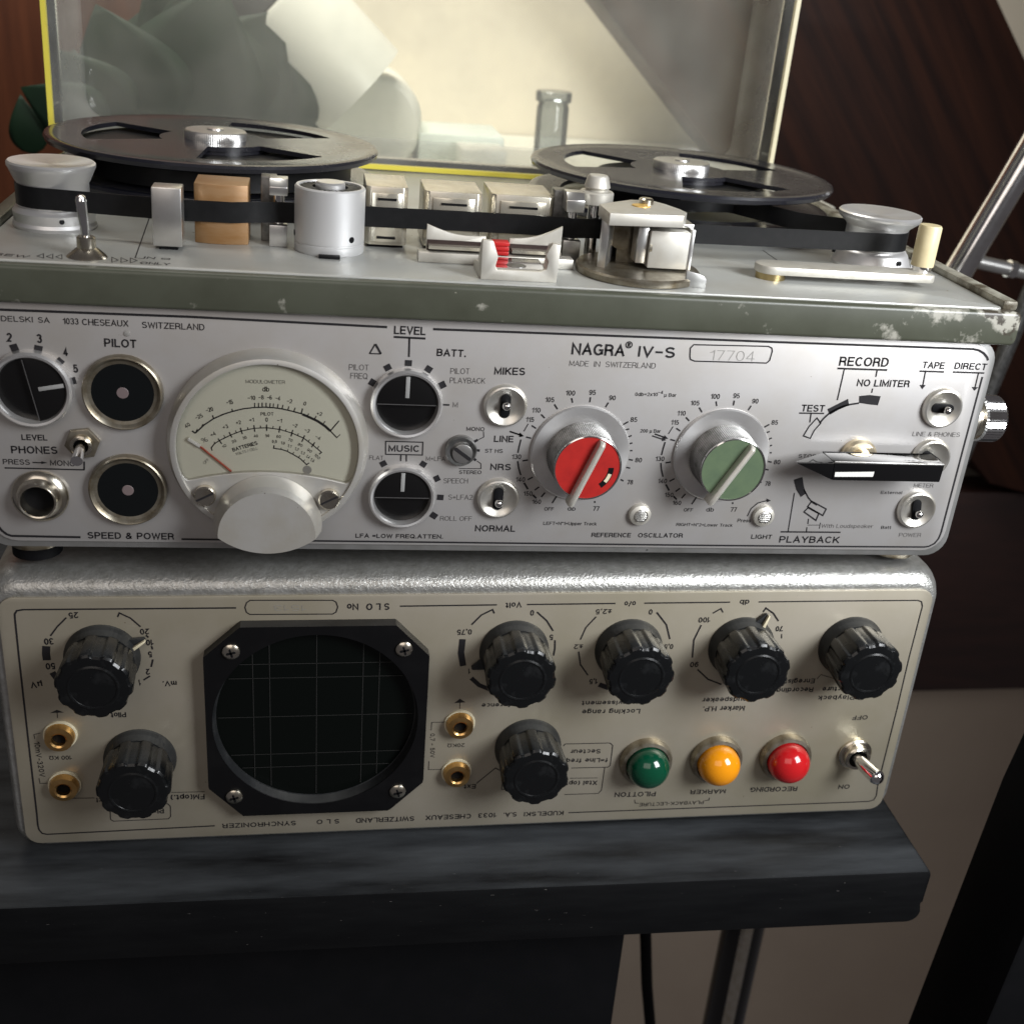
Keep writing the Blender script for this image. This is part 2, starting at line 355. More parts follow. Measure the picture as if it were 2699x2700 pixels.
# ---------------------------------------------------------------- lettering: a plain grotesque drawn with strokes of even width
def _a(cx, cy, rx, ry, a0, a1, n=10): return [(cx + rx * math.cos(rad(a0 + (a1 - a0) * i / n)), cy + ry * math.sin(rad(a0 + (a1 - a0) * i / n))) for i in range(n + 1)]
def _o(w, y0, y1): return _a(w / 2, (y0 + y1) / 2, w / 2, (y1 - y0) / 2, 90, 450, 20)
G = {
 'A': (.68, [[(0, 0), (.34, 1), (.68, 0)], [(.13, .33), (.55, .33)]]),
 'B': (.60, [[(0, 0), (0, 1), (.32, 1)] + _a(.32, .765, .24, .235, 90, -90) + [(0, .53)], [(.32, .53)] + _a(.34, .265, .26, .265, 90, -90) + [(0, 0)]]),
 'C': (.64, [_a(.34, .5, .34, .5, 42, 318, 18)]),
 'D': (.62, [[(0, 0), (0, 1), (.26, 1)] + _a(.26, .5, .36, .5, 90, -90, 14) + [(0, 0)]]),
 'E': (.54, [[(.54, 1), (0, 1), (0, 0), (.54, 0)], [(0, .52), (.49, .52)]]),
 'F': (.50, [[(.50, 1), (0, 1), (0, 0)], [(0, .52), (.45, .52)]]),
 'G': (.67, [_a(.34, .5, .34, .5, 42, 330, 18), [(.38, .46), (.67, .46), (.67, 0)]]),
 'H': (.62, [[(0, 0), (0, 1)], [(.62, 0), (.62, 1)], [(0, .53), (.62, .53)]]),
 'I': (.02, [[(.01, 0), (.01, 1)]]),
 'J': (.42, [[(.42, 1), (.42, .25)] + _a(.21, .22, .21, .22, 0, -180)]),
 'K': (.60, [[(0, 0), (0, 1)], [(.57, 1), (0, .36)], [(.2, .60), (.60, 0)]]),
 'L': (.48, [[(0, 1), (0, 0), (.48, 0)]]),
 'M': (.74, [[(0, 0), (0, 1), (.37, .12), (.74, 1), (.74, 0)]]),
 'N': (.62, [[(0, 0), (0, 1), (.62, 0), (.62, 1)]]),
 'O': (.72, [_o(.72, 0, 1)]),
 'P': (.56, [[(0, 0), (0, 1), (.30, 1)] + _a(.30, .72, .26, .28, 90, -90) + [(0, .44)]]),
 'Q': (.72, [_o(.72, 0, 1), [(.42, .24), (.72, -.04)]]),
 'R': (.60, [[(0, 0), (0, 1), (.32, 1)] + _a(.32, .74, .25, .26, 90, -90) + [(0, .48)], [(.34, .48), (.52, .40), (.56, .22), (.60, 0)]]),
 'S': (.58, [_a(.29, .76, .27, .24, 22, 270, 12) + _a(.29, .26, .29, .26, 90, -160, 12)[1:]]),
 'T': (.56, [[(0, 1), (.56, 1)], [(.28, 1), (.28, 0)]]),
 'U': (.62, [[(0, 1), (0, .3)] + _a(.31, .3, .31, .3, 180, 360) + [(.62, 1)]]),
 'V': (.62, [[(0, 1), (.31, 0), (.62, 1)]]),
 'W': (.92, [[(0, 1), (.22, 0), (.46, .92), (.70, 0), (.92, 1)]]),
 'X': (.62, [[(0, 0), (.60, 1)], [(.02, 1), (.62, 0)]]),
 'Y': (.62, [[(0, 1), (.31, .42), (.62, 1)], [(.31, .42), (.31, 0)]]),
 'Z': (.56, [[(0, 1), (.56, 1), (0, 0), (.56, 0)]]),
 '0': (.48, [_o(.48, 0, 1)]),
 '1': (.26, [[(0, .76), (.14, .82), (.26, 1), (.26, 0)]]),
 '2': (.48, [_a(.24, .72, .24, .28, 170, -30, 10) + [(0, 0), (.48, 0)]]),
 '3': (.48, [_a(.23, .76, .22, .24, 165, -90, 10), _a(.24, .26, .24, .27, 95, -165, 10)]),
 '4': (.50, [[(.50, .24), (0, .24), (.36, 1), (.36, 0)]]),
 '5': (.48, [[(.44, 1), (.07, 1), (.03, .50)] + _a(.23, .32, .24, .32, 130, -160, 12)]),
 '6': (.48, [_a(.24, .31, .24, .31, 90, 450, 16), _a(.26, .5, .26, .5, 50, 190, 10)]),
 '7': (.46, [[(0, 1), (.46, 1), (.16, 0)]]),
 '8': (.48, [_a(.24, .76, .21, .24, 90, 450, 16), _a(.24, .265, .24, .265, 90, 450, 16)]),
 '9': (.48, [_a(.24, .69, .24, .31, 90, 450, 16), _a(.22, .5, .26, .5, -130, 10, 10)]),
 'a': (.44, [_a(.22, .55, .20, .19, 160, 0, 8) + [(.42, 0)], _a(.20, .21, .20, .20, 80, 330, 12)]),
 'b': (.46, [[(0, 1), (0, 0)], _a(.23, .36, .23, .36, 90, 450, 16)]),
 'c': (.42, [_a(.23, .36, .23, .36, 45, 315, 14)]),
 'd': (.46, [[(.46, 1), (.46, 0)], _a(.23, .36, .23, .36, 90, 450, 16)]),
 'e': (.46, [[(.02, .38), (.46, .38)] + _a(.23, .36, .23, .36, 4, 318, 16)]),
 'f': (.28, [[(.28, .98), (.18, 1), (.12, .9), (.12, 0)], [(0, .70), (.27, .70)]]),
 'g': (.46, [[(.46, .72), (.46, -.1)] + _a(.23, -.06, .23, .20, 0, -150, 8), _a(.23, .38, .23, .34, 90, 450, 16)]),
 'h': (.42, [[(0, 1), (0, 0)], [(0, .45)] + _a(.21, .48, .21, .24, 160, 0, 8) + [(.42, 0)]]),
 'i': (.02, [[(.01, 0), (.01, .72)], [(.01, .90), (.01, 1.0)]]),
 'k': (.42, [[(0, 0), (0, 1)], [(.40, .72), (0, .28)], [(.15, .42), (.42, 0)]]),
 'l': (.02, [[(.01, 0), (.01, 1)]]),
 'm': (.68, [[(0, 0), (0, .72)], [(0, .45)] + _a(.17, .48, .17, .24, 160, 0, 8) + [(.34, 0)], [(.34, .45)] + _a(.51, .48, .17, .24, 160, 0, 8) + [(.68, 0)]]),
 'n': (.42, [[(0, 0), (0, .72)], [(0, .45)] + _a(.21, .48, .21, .24, 160, 0, 8) + [(.42, 0)]]),
 'o': (.46, [_o(.46, 0, .72)]),
 'p': (.46, [[(0, .72), (0, -.26)], _a(.23, .36, .23, .36, 90, 450, 16)]),
 'q': (.46, [[(.46, .72), (.46, -.26)], _a(.23, .36, .23, .36, 90, 450, 16)]),
 'r': (.26, [[(0, 0), (0, .72)], [(0, .42), (.08, .62), (.26, .70)]]),
 's': (.38, [_a(.19, .54, .17, .18, 22, 270, 9) + _a(.19, .18, .19, .18, 90, -160, 9)[1:]]),
 't': (.26, [[(.11, .94), (.11, .08), (.18, 0), (.26, .01)], [(0, .70), (.25, .70)]]),
 'u': (.42, [[(0, .72), (0, .24)] + _a(.21, .24, .21, .24, 180, 360, 8), [(.42, .72), (.42, 0)]]),
 'v': (.42, [[(0, .72), (.21, 0), (.42, .72)]]),
 'w': (.64, [[(0, .72), (.16, 0), (.32, .66), (.48, 0), (.64, .72)]]),
 'x': (.42, [[(0, 0), (.41, .72)], [(.01, .72), (.42, 0)]]),
 'y': (.42, [[(0, .72), (.21, 0)], [(.42, .72), (.16, -.26), (.04, -.26)]]),
 '&': (.66, [[(.64, 0), (.16, .66)] + _a(.29, .80, .16, .19, 210, -40, 10) + [(.10, .40)] + _a(.24, .24, .23, .24, 140, 330, 10) + [(.62, .48)]]),
 '.': (.04, [[(.02, .0), (.02, .09)]]), ',': (.06, [[(.05, .08), (.01, -.14)]]),
 '=': (.44, [[(0, .36), (.44, .36)], [(0, .64), (.44, .64)]]), '+': (.46, [[(0, .45), (.46, .45)], [(.23, .22), (.23, .68)]]),
 '–': (.42, [[(0, .48), (.42, .48)]]), '-': (.30, [[(0, .42), (.30, .42)]]), '/': (.30, [[(0, 0), (.30, 1)]]),
 '±': (.44, [[(0, .58), (.44, .58)], [(.22, .34), (.22, .82)], [(0, .10), (.44, .10)]]),
 '(': (.20, [_a(.28, .44, .28, .62, 125, 235, 8)]), ')': (.20, [_a(-.08, .44, .28, .62, 55, -55, 8)]),
 '°': (.22, [_a(.11, .86, .11, .13, 90, 450, 12)]),
 '®': (.96, [_a(.48, .5, .48, .5, 90, 450, 22), [(.34, .22), (.34, .78), (.50, .78)] + _a(.50, .65, .13, .13, 90, -90, 6) + [(.34, .52)], [(.50, .52), (.64, .22)]]),
 'Ω': (.70, [[(0, 0), (.22, 0)] + _a(.35, .58, .33, .42, 235, -55, 16) + [(.48, 0), (.70, 0)]]),
 'µ': (.46, [[(0, .72), (0, -.26)], [(0, .24)] + _a(.21, .24, .21, .24, 180, 360, 8), [(.42, .72), (.42, .06), (.48, 0)]]),
 '%': (.76, [_a(.16, .76, .16, .23, 90, 450, 12), _a(.60, .24, .16, .23, 90, 450, 12), [(.58, 1), (.18, 0)]]),
 '▭': (.70, [[(0, .15), (.70, .15), (.70, .75), (0, .75), (0, .15)]]),
 ' ': (.16, []),
}
WEIGHT = {'b': 0.185, 'n': 0.150, 't': 0.105, 'f': 0.07}
def letter(mb, t, put, dx=0.0, dz=0.0):
    """one word along its base line, fitted to its length and cap height"""
    s, x0, z0, x1, z1, h, st = t
    sw = WEIGHT[st]; gap = sw + 0.11
    X = []; x = 0.0
    for ch in s:
        X.append(x); x += G[ch][0] + gap + (sw * 0.0)
    W = x - gap                                   # centre-line width
    d = Vector((x1 - x0, z1 - z0)); L = d.length; d.normalize(); n = Vector((-d.y, d.x))
    wl = sw * h
    kx = max(0.05, (L - wl)) / max(W, 0.05); ky = h * (1 - sw)
    if len(s) == 1 and W < 0.05: kx = 0.0
    for ch, xs in zip(s, X):
        for stroke in G[ch][1]:
            pts = []
            for px, py in stroke:
                a = wl / 2 + (xs + px) * kx; b = wl / 2 + py * ky
                pts.append((x0 + dx + d.x * a + n.x * b, z0 + dz + d.y * a + n.y * b))
            # carry free stroke ends out by half a width so that corners and caps close
            if len(pts) > 1 and math.hypot(pts[0][0] - pts[-1][0], pts[0][1] - pts[-1][1]) > 0.06:
                for e, f in ((0, 1), (-1, -2)):
                    ex, ey = pts[e][0] - pts[f][0], pts[e][1] - pts[f][1]; l = math.hypot(ex, ey) or 1
                    k = wl * 0.42 / l
                    if ch not in 'CGSace2356&' : pts[e] = (pts[e][0] + ex * k, pts[e][1] + ey * k)
            mb.polyline(pts, wl, put)

# ---------------------------------------------------------------- shared part meshes
def rounded(x0, x1, z0, z1, r, k=6):
    P = []
    for cx, cz, a in ((x1 - r, z1 - r, 0), (x0 + r, z1 - r, 90), (x0 + r, z0 + r, 180), (x1 - r, z0 + r, 270)):
        P += [(cx + r * math.cos(rad(a + 90 * i / k)), cz + r * math.sin(rad(a + 90 * i / k))) for i in range(k + 1)]
    return P
def arc(cx, cz, r, a0, a1, k=24):
    return [(cx + r * math.cos(rad(a0 + (a1 - a0) * i / k)), cz + r * math.sin(rad(a0 + (a1 - a0) * i / k))) for i in range(k + 1)]
def circle(cx, cz, r, k=40): return arc(cx, cz, r, 0, 360 - 360 / k, k - 1)
def capsule(cx, cz, hw, hl, ang=0.0, k=8):
    P = arc(0, hl - hw, hw, 0, 180, k) + arc(0, -(hl - hw), hw, 180, 360, k)
    c, s = math.cos(rad(ang)), math.sin(rad(ang))
    return [(cx + x * c - z * s, cz + x * s + z * c) for x, z in P]
def flute(n, depth):
    return lambda t, h: 1 - depth * (0.5 - 0.5 * math.cos(n * t)) ** 2

# ================================================================ TAPE RECORDER
ROLL = 0.0143851
REC_LOC = (155, 0, 0); REC_ROT = (0, ROLL, 0)
rec = thing('tape_recorder', 'silver reel-to-reel tape recorder with its clear lid open, standing on the synchronizer', 'tape recorder', REC_LOC, REC_ROT)
case = obj('case', MB().prism(rounded(-158.6, 158.6, -3.7, 74.6, 7.5), 0.6, 194), 'case_silver', rec, bevel=0.5)
for sx, th in ((-147, 4.6), (145.5, 4.6)):
    ft = obj('foot', MB().lathe([(10.5, 0), (10.2, 1.4), (8.6, 3.2), (8.4, 4.2)], axis='z', seg=36).box(0, 0, 0, 0, 0, 0), 'tarnished', rec, loc=(sx, 14.5, -3.7), rot=(PI, 0, 0))
    obj('rubber_pad', MB().lathe([(7.6, 4.3), (7.6, 8.2 if sx < 0 else 4.6)], axis='z', seg=28), 'flat_black', ft)
for sx in (-140, 140):
    obj('foot', MB().lathe([(10.5, 0), (10.2, 1.4), (8.6, 3.2), (8.4, 8.6 if sx < 0 else 4.6)], axis='z', seg=36), 'tarnished', rec, loc=(sx, 178, -3.7), rot=(PI, 0, 0))

# --- front panel and its printing
panel = obj('front_panel', MB().prism(rounded(-156.7, 156.7, -1.4, 73.7, 7.8), 0.0, 0.9), 'satin_panel', rec, bevel=0.25)
FP = lambda a, b: (a, -0.10, b)
TXT_R = [
('KUDELSKI',-151.39,67.93,-139.41,67.96,1.66,'n'),
('SA',-138.03,67.97,-134.91,67.96,1.66,'n'),
('1033',-131.32,67.82,-127.04,67.87,1.85,'n'),
('CHESEAUX',-126.11,67.77,-113.39,67.83,1.91,'n'),
('SWITZERLAND',-109.69,67.64,-92.18,67.66,1.91,'n'),
('2',-146.9,61.97,-145.44,61.97,2.68,'b'),
('3',-138.8,61.96,-137.34,61.98,2.68,'b'),
('4',-131.86,58.34,-130.53,58.36,2.55,'b'),
('5',-129.46,53.39,-128.03,53.39,2.55,'b'),
('PILOT',-120.41,61.59,-111.42,61.52,2.55,'b'),
('LEVEL',-145.37,31.95,-138.12,31.97,1.85,'b'),
('PHONES',-148.59,27.63,-135.52,27.73,2.42,'b'),
('PRESS',-151.24,24.07,-143.64,24.03,1.72,'n'),
('MONO',-137.94,23.98,-130.69,23.85,1.79,'n'),
('SPEED & POWER',-128.64,-0.31,-102.83,-0.37,2.29,'b'),
('LEVEL',-37.45,68.89,-27.97,68.91,2.61,'b'),
('BATT.',-24.33,62.6,-15.39,62.55,2.36,'b'),
('PILOT',-50.36,57.19,-44.48,57.24,1.85,'t'),
('FREQ',-49.87,54.47,-44.73,54.49,1.91,'t'),
('PILOT',-19.78,57.13,-13.89,57.23,1.85,'t'),
('PLAYBACK',-19.74,54.15,-8.87,54.35,1.85,'t'),
('MIKES',-6.32,57.37,3.27,57.5,2.42,'b'),
('M',-18.37,46.35,-16.76,46.37,1.72,'t'),
('MONO',-13.55,38.73,-7.88,38.77,1.34,'n'),
('ST HS',-7.16,31.52,-1.48,31.54,1.34,'n'),
('STEREO',-14.86,24.05,-7.73,24.13,1.27,'n'),
('LINE',-4.62,35.21,1.61,35.24,2.23,'b'),
('NRS',-5.0,25.63,1.59,25.66,2.23,'b'),
('MUSIC',-37.43,31.08,-27.78,31.22,2.23,'b'),
('FLAT',-43.23,28.2,-38.89,28.18,1.47,'t'),
('M+LFA',-25.63,28.28,-19.52,28.33,1.59,'t'),
('SPEECH',-19.58,20.71,-11.79,20.8,1.79,'t'),
('S+LFA2',-17.7,15.05,-9.9,15.12,1.79,'t'),
('ROLL OFF',-19.86,7.55,-9.57,7.6,1.66,'t'),
('NORMAL',-8.3,3.87,4.94,3.91,2.29,'b'),
('LFA =LOW FREQ.ATTEN.',-46.63,1.06,-18.52,1.07,1.53,'b'),
('NAGRA',16.99,64.69,33.81,64.74,3.76,'b'),
('®',33.71,67.39,36.01,67.41,2.29,'n'),
('IV–S',38.05,64.81,49.91,64.81,3.57,'b'),
('MADE',16.8,61.02,22.89,61.08,1.79,'t'),
('IN',24.6,61.07,26.53,61.09,1.79,'t'),
('SWITZERLAND',28.26,61.1,44.29,61.2,1.85,'t'),
('0db=2x10',38.98,51.98,46.28,52.16,1.21,'n'),
('–4',46.21,52.92,48.0,52.95,1.15,'n'),
('µ Bar',48.45,52.05,52.39,52.12,1.21,'n'),
('200 µ Bar',42.3,39.75,49.05,39.85,1.21,'n'),
('LEFT=N°1=Upper Track',14.07,6.56,31.9,6.63,1.21,'n'),
('REFERENCE',30.69,2.32,44.11,2.4,1.66,'b'),
('OSCILLATOR',46.57,2.42,62.04,2.51,1.66,'b'),
('RIGHT=N°2=Lower Track',59.19,6.85,78.73,6.83,1.15,'n'),
('Press',80.23,8.57,84.92,8.57,1.34,'n'),
('LIGHT',86.12,2.44,93.51,2.4,1.66,'b'),
('TEST',94.86,48.58,102.86,48.65,2.42,'b'),
('RECORD',104.51,64.43,121.34,64.67,3.12,'b'),
('NO LIMITER',112.07,57.81,130.27,58.07,2.42,'b'),
('TAPE',133.15,64.73,140.87,64.73,2.29,'b'),
('DIRECT',144.4,64.86,155.74,64.85,2.29,'b'),
('LINE & PHONES',135.52,41.19,152.5,41.37,1.59,'t'),
('STOP',97.13,32.46,103.36,32.52,1.27,'n'),
('METER',140.53,22.61,147.62,22.68,1.53,'t'),
('External',129.11,19.98,136.86,20.0,1.15,'n'),
('Batt',132.3,6.82,135.94,6.82,1.21,'n'),
('POWER',139.59,3.89,147.75,3.93,1.53,'t'),
('PLAYBACK',96.34,1.09,118.08,1.16,2.55,'b'),
('With Loudspeaker',110.44,6.95,129.22,7.08,1.47,'t'),
]
LINES_R = [
(0.73,[(-155.0,6.87),(-152.96,61.83),(-151.58,69.08),(-149.08,71.21),(-148.06,71.32),(-122.54,71.43),(-96.35,71.55),(-39.51,70.94)]),
(0.73,[(-25.84,70.91),(3.94,71.08),(81.5,71.38),(114.62,71.59),(149.15,71.8),(151.23,71.53),(153.36,70.59),(154.94,69.24),(155.55,68.23)]),
(0.61,[(155.08,62.58),(155.0,37.58),(154.99,5.79)]),
(0.61,[(154.99,5.79),(154.63,3.39),(153.55,1.46),(151.81,0.4),(150.17,0.08)]),
(0.61,[(150.17,0.08),(123.93,-0.07),(69.3,-0.25),(1.84,-0.23),(-57.09,-0.21),(-100.59,-0.15)]),
(0.73,[(-130.74,0.12),(-150.88,0.32)]),
(0.73,[(-150.88,0.32),(-152.25,0.9),(-153.56,2.16),(-154.61,3.94),(-155.0,6.87)]),
(0.37,[(-142.86,24.84),(-140.22,24.81)]),
(0.44,[(-150.92,22.89),(-128.24,22.79)]),
(0.44,[(-128.29,22.79),(-128.13,25.52)]),
(0.66,[(-37.45,68.03),(-27.96,67.9)]),
(0.55,[(-32.77,67.99),(-32.62,61.97)]),
(0.55,[(-21.4,47.08),(-19.39,47.09)]),
(0.24,[(-8.14,38.71),(-7.9,36.83),(-9.54,35.85)]),
(0.24,[(-9.48,28.68),(-8.11,27.73),(-7.98,26.05),(-14.98,25.88)]),
(0.43,[(0.11,38.88),(3.62,37.85)]),
(0.37,[(-38.42,34.54),(-26.85,34.52),(-26.8,30.22),(-38.24,30.17),(-38.43,34.64)]),
(0.43,[(-33.51,30.22),(-33.47,27.98)]),
(0.43,[(-31.82,30.2),(-31.71,27.92)]),
(0.43,[(-42.86,65.61),(-44.41,62.53)]),
(0.37,[(-44.48,62.59),(-41.01,62.6)]),
(0.67,[(-41.01,62.6),(-42.77,65.61)]),
(0.43,[(46.42,38.75),(49.97,37.69)]),
(0.49,[(94.43,48.03),(102.96,48.17)]),
(0.43,[(98.5,48.16),(98.71,44.89)]),
(0.61,[(104.3,63.56),(121.36,63.64)]),
(0.43,[(106.71,63.43),(106.53,52.88)]),
(0.43,[(117.92,63.64),(118.02,61.23)]),
(0.43,[(117.8,57.26),(117.78,55.8)]),
(0.55,[(132.6,63.71),(141.13,63.76)]),
(0.43,[(134.71,63.61),(134.94,58.84)]),
(0.55,[(144.3,63.84),(155.41,63.9)]),
(0.43,[(153.36,63.95),(153.46,58.83)]),
(0.55,[(96.24,5.22),(117.85,5.33)]),
(0.37,[(98.32,19.76),(98.88,5.31)]),
(0.37,[(105.24,10.28),(105.4,8.33)]),
(0.37,[(105.32,7.11),(105.48,5.4)]),
(0.2,[(105.4,7.89),(109.77,7.96)]),
(0.24,[(109.82,8.89),(109.88,6.54)]),
(0.61,[(102.1,44.77),(103.29,46.61),(104.92,48.46),(106.88,49.77),(108.9,50.82),(111.43,51.57),(114.24,52.11)]),
(0.43,[(97.41,40.19),(98.76,43.54),(100.84,46.53),(102.54,44.78),(100.82,42.24),(99.97,39.36),(97.41,40.19)]),
(0.49,[(101.47,21.01),(103.51,18.2),(105.13,16.55),(107.22,15.39)]),
(0.49,[(105.08,16.79),(110.85,14.01),(110.1,11.57),(104.01,14.75),(105.08,16.79)]),
(0.49,[(104.28,14.37),(108.56,12.28),(108.02,9.69),(103.11,12.81),(104.28,14.37)]),
(0.37,[(83.36,10.82),(84.19,13.67),(86.14,15.78),(89.38,16.78)]),
(0.41,[(55.48,69.44),(79.89,69.89),(81.13,69.32),(81.44,68.34),(81.12,65.33),(80.27,64.42),(56.55,64.13),(55.11,64.69),(54.85,65.54),(54.56,68.24),(55.48,69.44)]),
]
POLYS_R = [
[(3.24,38.46),(4.86,37.47),(3.53,37.09)],
[(49.87,38.39),(51.28,37.38),(49.87,36.98)],
[(-140.32,25.31),(-138.63,24.84),(-140.39,24.42)],
[(133.76,59.02),(135.93,59.1),(135.02,57.6)],
[(152.25,59.01),(154.57,59.0),(153.53,57.71)],
[(88.88,17.52),(90.65,16.73),(89.25,16.1)],
[(103.77,49.67),(110.13,53.45),(110.96,51.25),(107.8,49.67),(105.06,47.79)],
[(113.79,54.55),(117.32,55.03),(121.18,54.71),(120.91,51.57),(117.69,51.78),(114.22,52.2)],
[(97.13,24.46),(100.0,25.6),(101.1,22.42),(102.49,19.61),(100.86,18.29),(98.73,20.96)],
]
SQ = [
(-145.13,60.35,-141.12,48.4,2.14,2.0),
(-138.59,60.28,-141.12,48.4,2.26,1.88),
(-132.97,56.67,-141.12,48.4,2.14,1.88),
(-129.83,50.89,-141.12,48.4,2.14,1.88),
(-32.68,60.05,-32.68,47.54,2.14,1.88),
(-38.85,58.42,-32.68,47.54,2.14,1.88),
(-43.26,53.5,-32.68,47.54,2.14,1.88),
(-26.47,58.34,-32.68,47.54,2.14,2.0),
(-21.96,53.51,-32.68,47.54,2.14,2.0),
(-38.84,26.99,-32.66,16.42,2.02,1.88),
(-26.38,27.11,-32.66,16.42,2.02,1.88),
(-21.8,22.31,-32.66,16.42,2.02,1.88),
(-20.3,15.78,-32.66,16.42,1.9,2.12),
(-22.0,9.34,-32.66,16.42,2.02,2.25),
(-10.23,35.5,-14.95,32.44,0.83,1.25),
(-9.36,32.24,-14.95,32.44,0.83,1.12),
(-10.27,29.18,-14.95,32.44,0.83,1.25),
]
D1 = [
('100',16.73,51.42,19.69,51.42,1.72,'n'),
('95',24.11,51.85,26.26,51.84,1.72,'n'),
('90',30.73,50.31,32.82,50.3,1.66,'n'),
('105',10.41,49.01,13.33,49.01,1.66,'n'),
('110',6.54,45.43,9.3,45.43,1.66,'n'),
('115',4.97,42.27,7.55,42.26,1.66,'n'),
('85',38.59,43.25,40.79,43.25,1.66,'n'),
('80',41.98,29.43,44.2,29.43,1.66,'n'),
('130',1.61,29.58,4.56,29.58,1.66,'n'),
('140',3.54,21.77,6.54,21.76,1.66,'n'),
('150',6.49,16.9,9.41,16.89,1.59,'n'),
('160',9.58,14.05,12.55,14.04,1.59,'n'),
('OFF',13.86,11.72,17.02,11.71,1.27,'n'),
('db',21.59,11.86,24.23,11.85,1.53,'n'),
('77',30.07,11.95,32.19,11.96,1.66,'n'),
('78',40.35,21.6,42.26,21.6,1.66,'n'),
]
DL1 = [
(0.49,[(18.7,50.64),(19.2,49.07)]),
(0.49,[(24.7,51.12),(24.67,49.42)]),
(0.49,[(30.66,49.55),(29.93,47.96)]),
(0.49,[(13.46,48.37),(14.64,46.78)]),
(0.49,[(9.57,44.92),(10.87,43.7)]),
(0.49,[(6.94,41.08),(8.43,40.2)]),
(0.49,[(5.51,37.19),(7.19,36.82)]),
(0.49,[(5.11,29.05),(6.83,29.37)]),
(0.49,[(37.94,43.33),(36.4,42.31)]),
(0.49,[(38.52,40.92),(37.47,40.47)]),
(0.49,[(39.66,38.68),(38.52,38.12)]),
(0.49,[(40.23,36.13),(39.16,35.78)]),
(0.49,[(40.58,33.49),(39.57,33.46)]),
(0.49,[(41.2,30.16),(39.46,30.44)]),
(0.49,[(40.65,27.36),(39.07,27.68)]),
(0.49,[(39.02,22.79),(38.0,23.31)]),
(0.49,[(30.49,14.78),(30.24,15.43)]),
(0.49,[(16.23,14.44),(18.31,18.73)]),
(0.49,[(12.4,16.55),(13.49,18.16)]),
(0.49,[(9.99,18.92),(11.35,20.1)]),
(0.49,[(7.37,22.53),(8.95,23.49)]),
(0.49,[(3.96,36.28),(3.59,33.84),(3.39,31.74)]),
(0.49,[(3.57,28.93),(4.12,26.47),(5.0,24.08)]),
(0.61,[(6.31,21.43),(7.78,19.24)]),
(0.61,[(9.55,17.22),(10.83,16.05)]),
(0.3,[(5.81,41.67),(4.62,39.06)]),
(0.49,[(0.14,38.93),(3.66,37.82)]),
]
DARROW = [
(3.41,38.68),
(4.83,37.44),
(3.22,37.19),
]
SHIFT = [47.07,0.48]
ink = MB(); thin = MB(); lines = MB()
for t in TXT_R: letter(thin if t[6] == 't' else ink, t, FP)
for dx, dz in ((0, 0), SHIFT):
    for t in D1: letter(ink, t, FP, dx, dz)
    for wd, pts in DL1: lines.polyline([(x + dx, z + dz) for x, z in pts], wd, FP)
    lines.flat([(x + dx, z + dz) for x, z in DARROW], FP)
for wd, pts in LINES_R: lines.polyline(pts, wd, FP)
for q in POLYS_R: lines.flat(q, FP)
for cx, cz, ox, oz, wd, hh in SQ:
    d = Vector((cx - ox, cz - oz)).normalized(); n = Vector((-d.y, d.x)); c = Vector((cx, cz))
    lines.flat([tuple(c + d * (a * hh / 2) + n * (b * wd / 2)) for a, b in ((-1, -1), (1, -1), (1, 1), (-1, 1))], FP)
obj('printed_lettering', ink, 'black_ink', panel, smooth=0, merge=False, recalc=False)
obj('fine_lettering', thin, 'grey_ink', panel, smooth=0, merge=False, recalc=False)
obj('printed_lines', lines, 'black_ink', panel, smooth=0, merge=False, recalc=False)
sn = MB(); letter(sn, ('17704',) + (61.18,64.68) + (76.05,64.76) + (3.3, 'f'), lambda a, b: (a, -0.08, b))
obj('serial_number', sn, 'engraved', panel, smooth=0, merge=False, recalc=False)

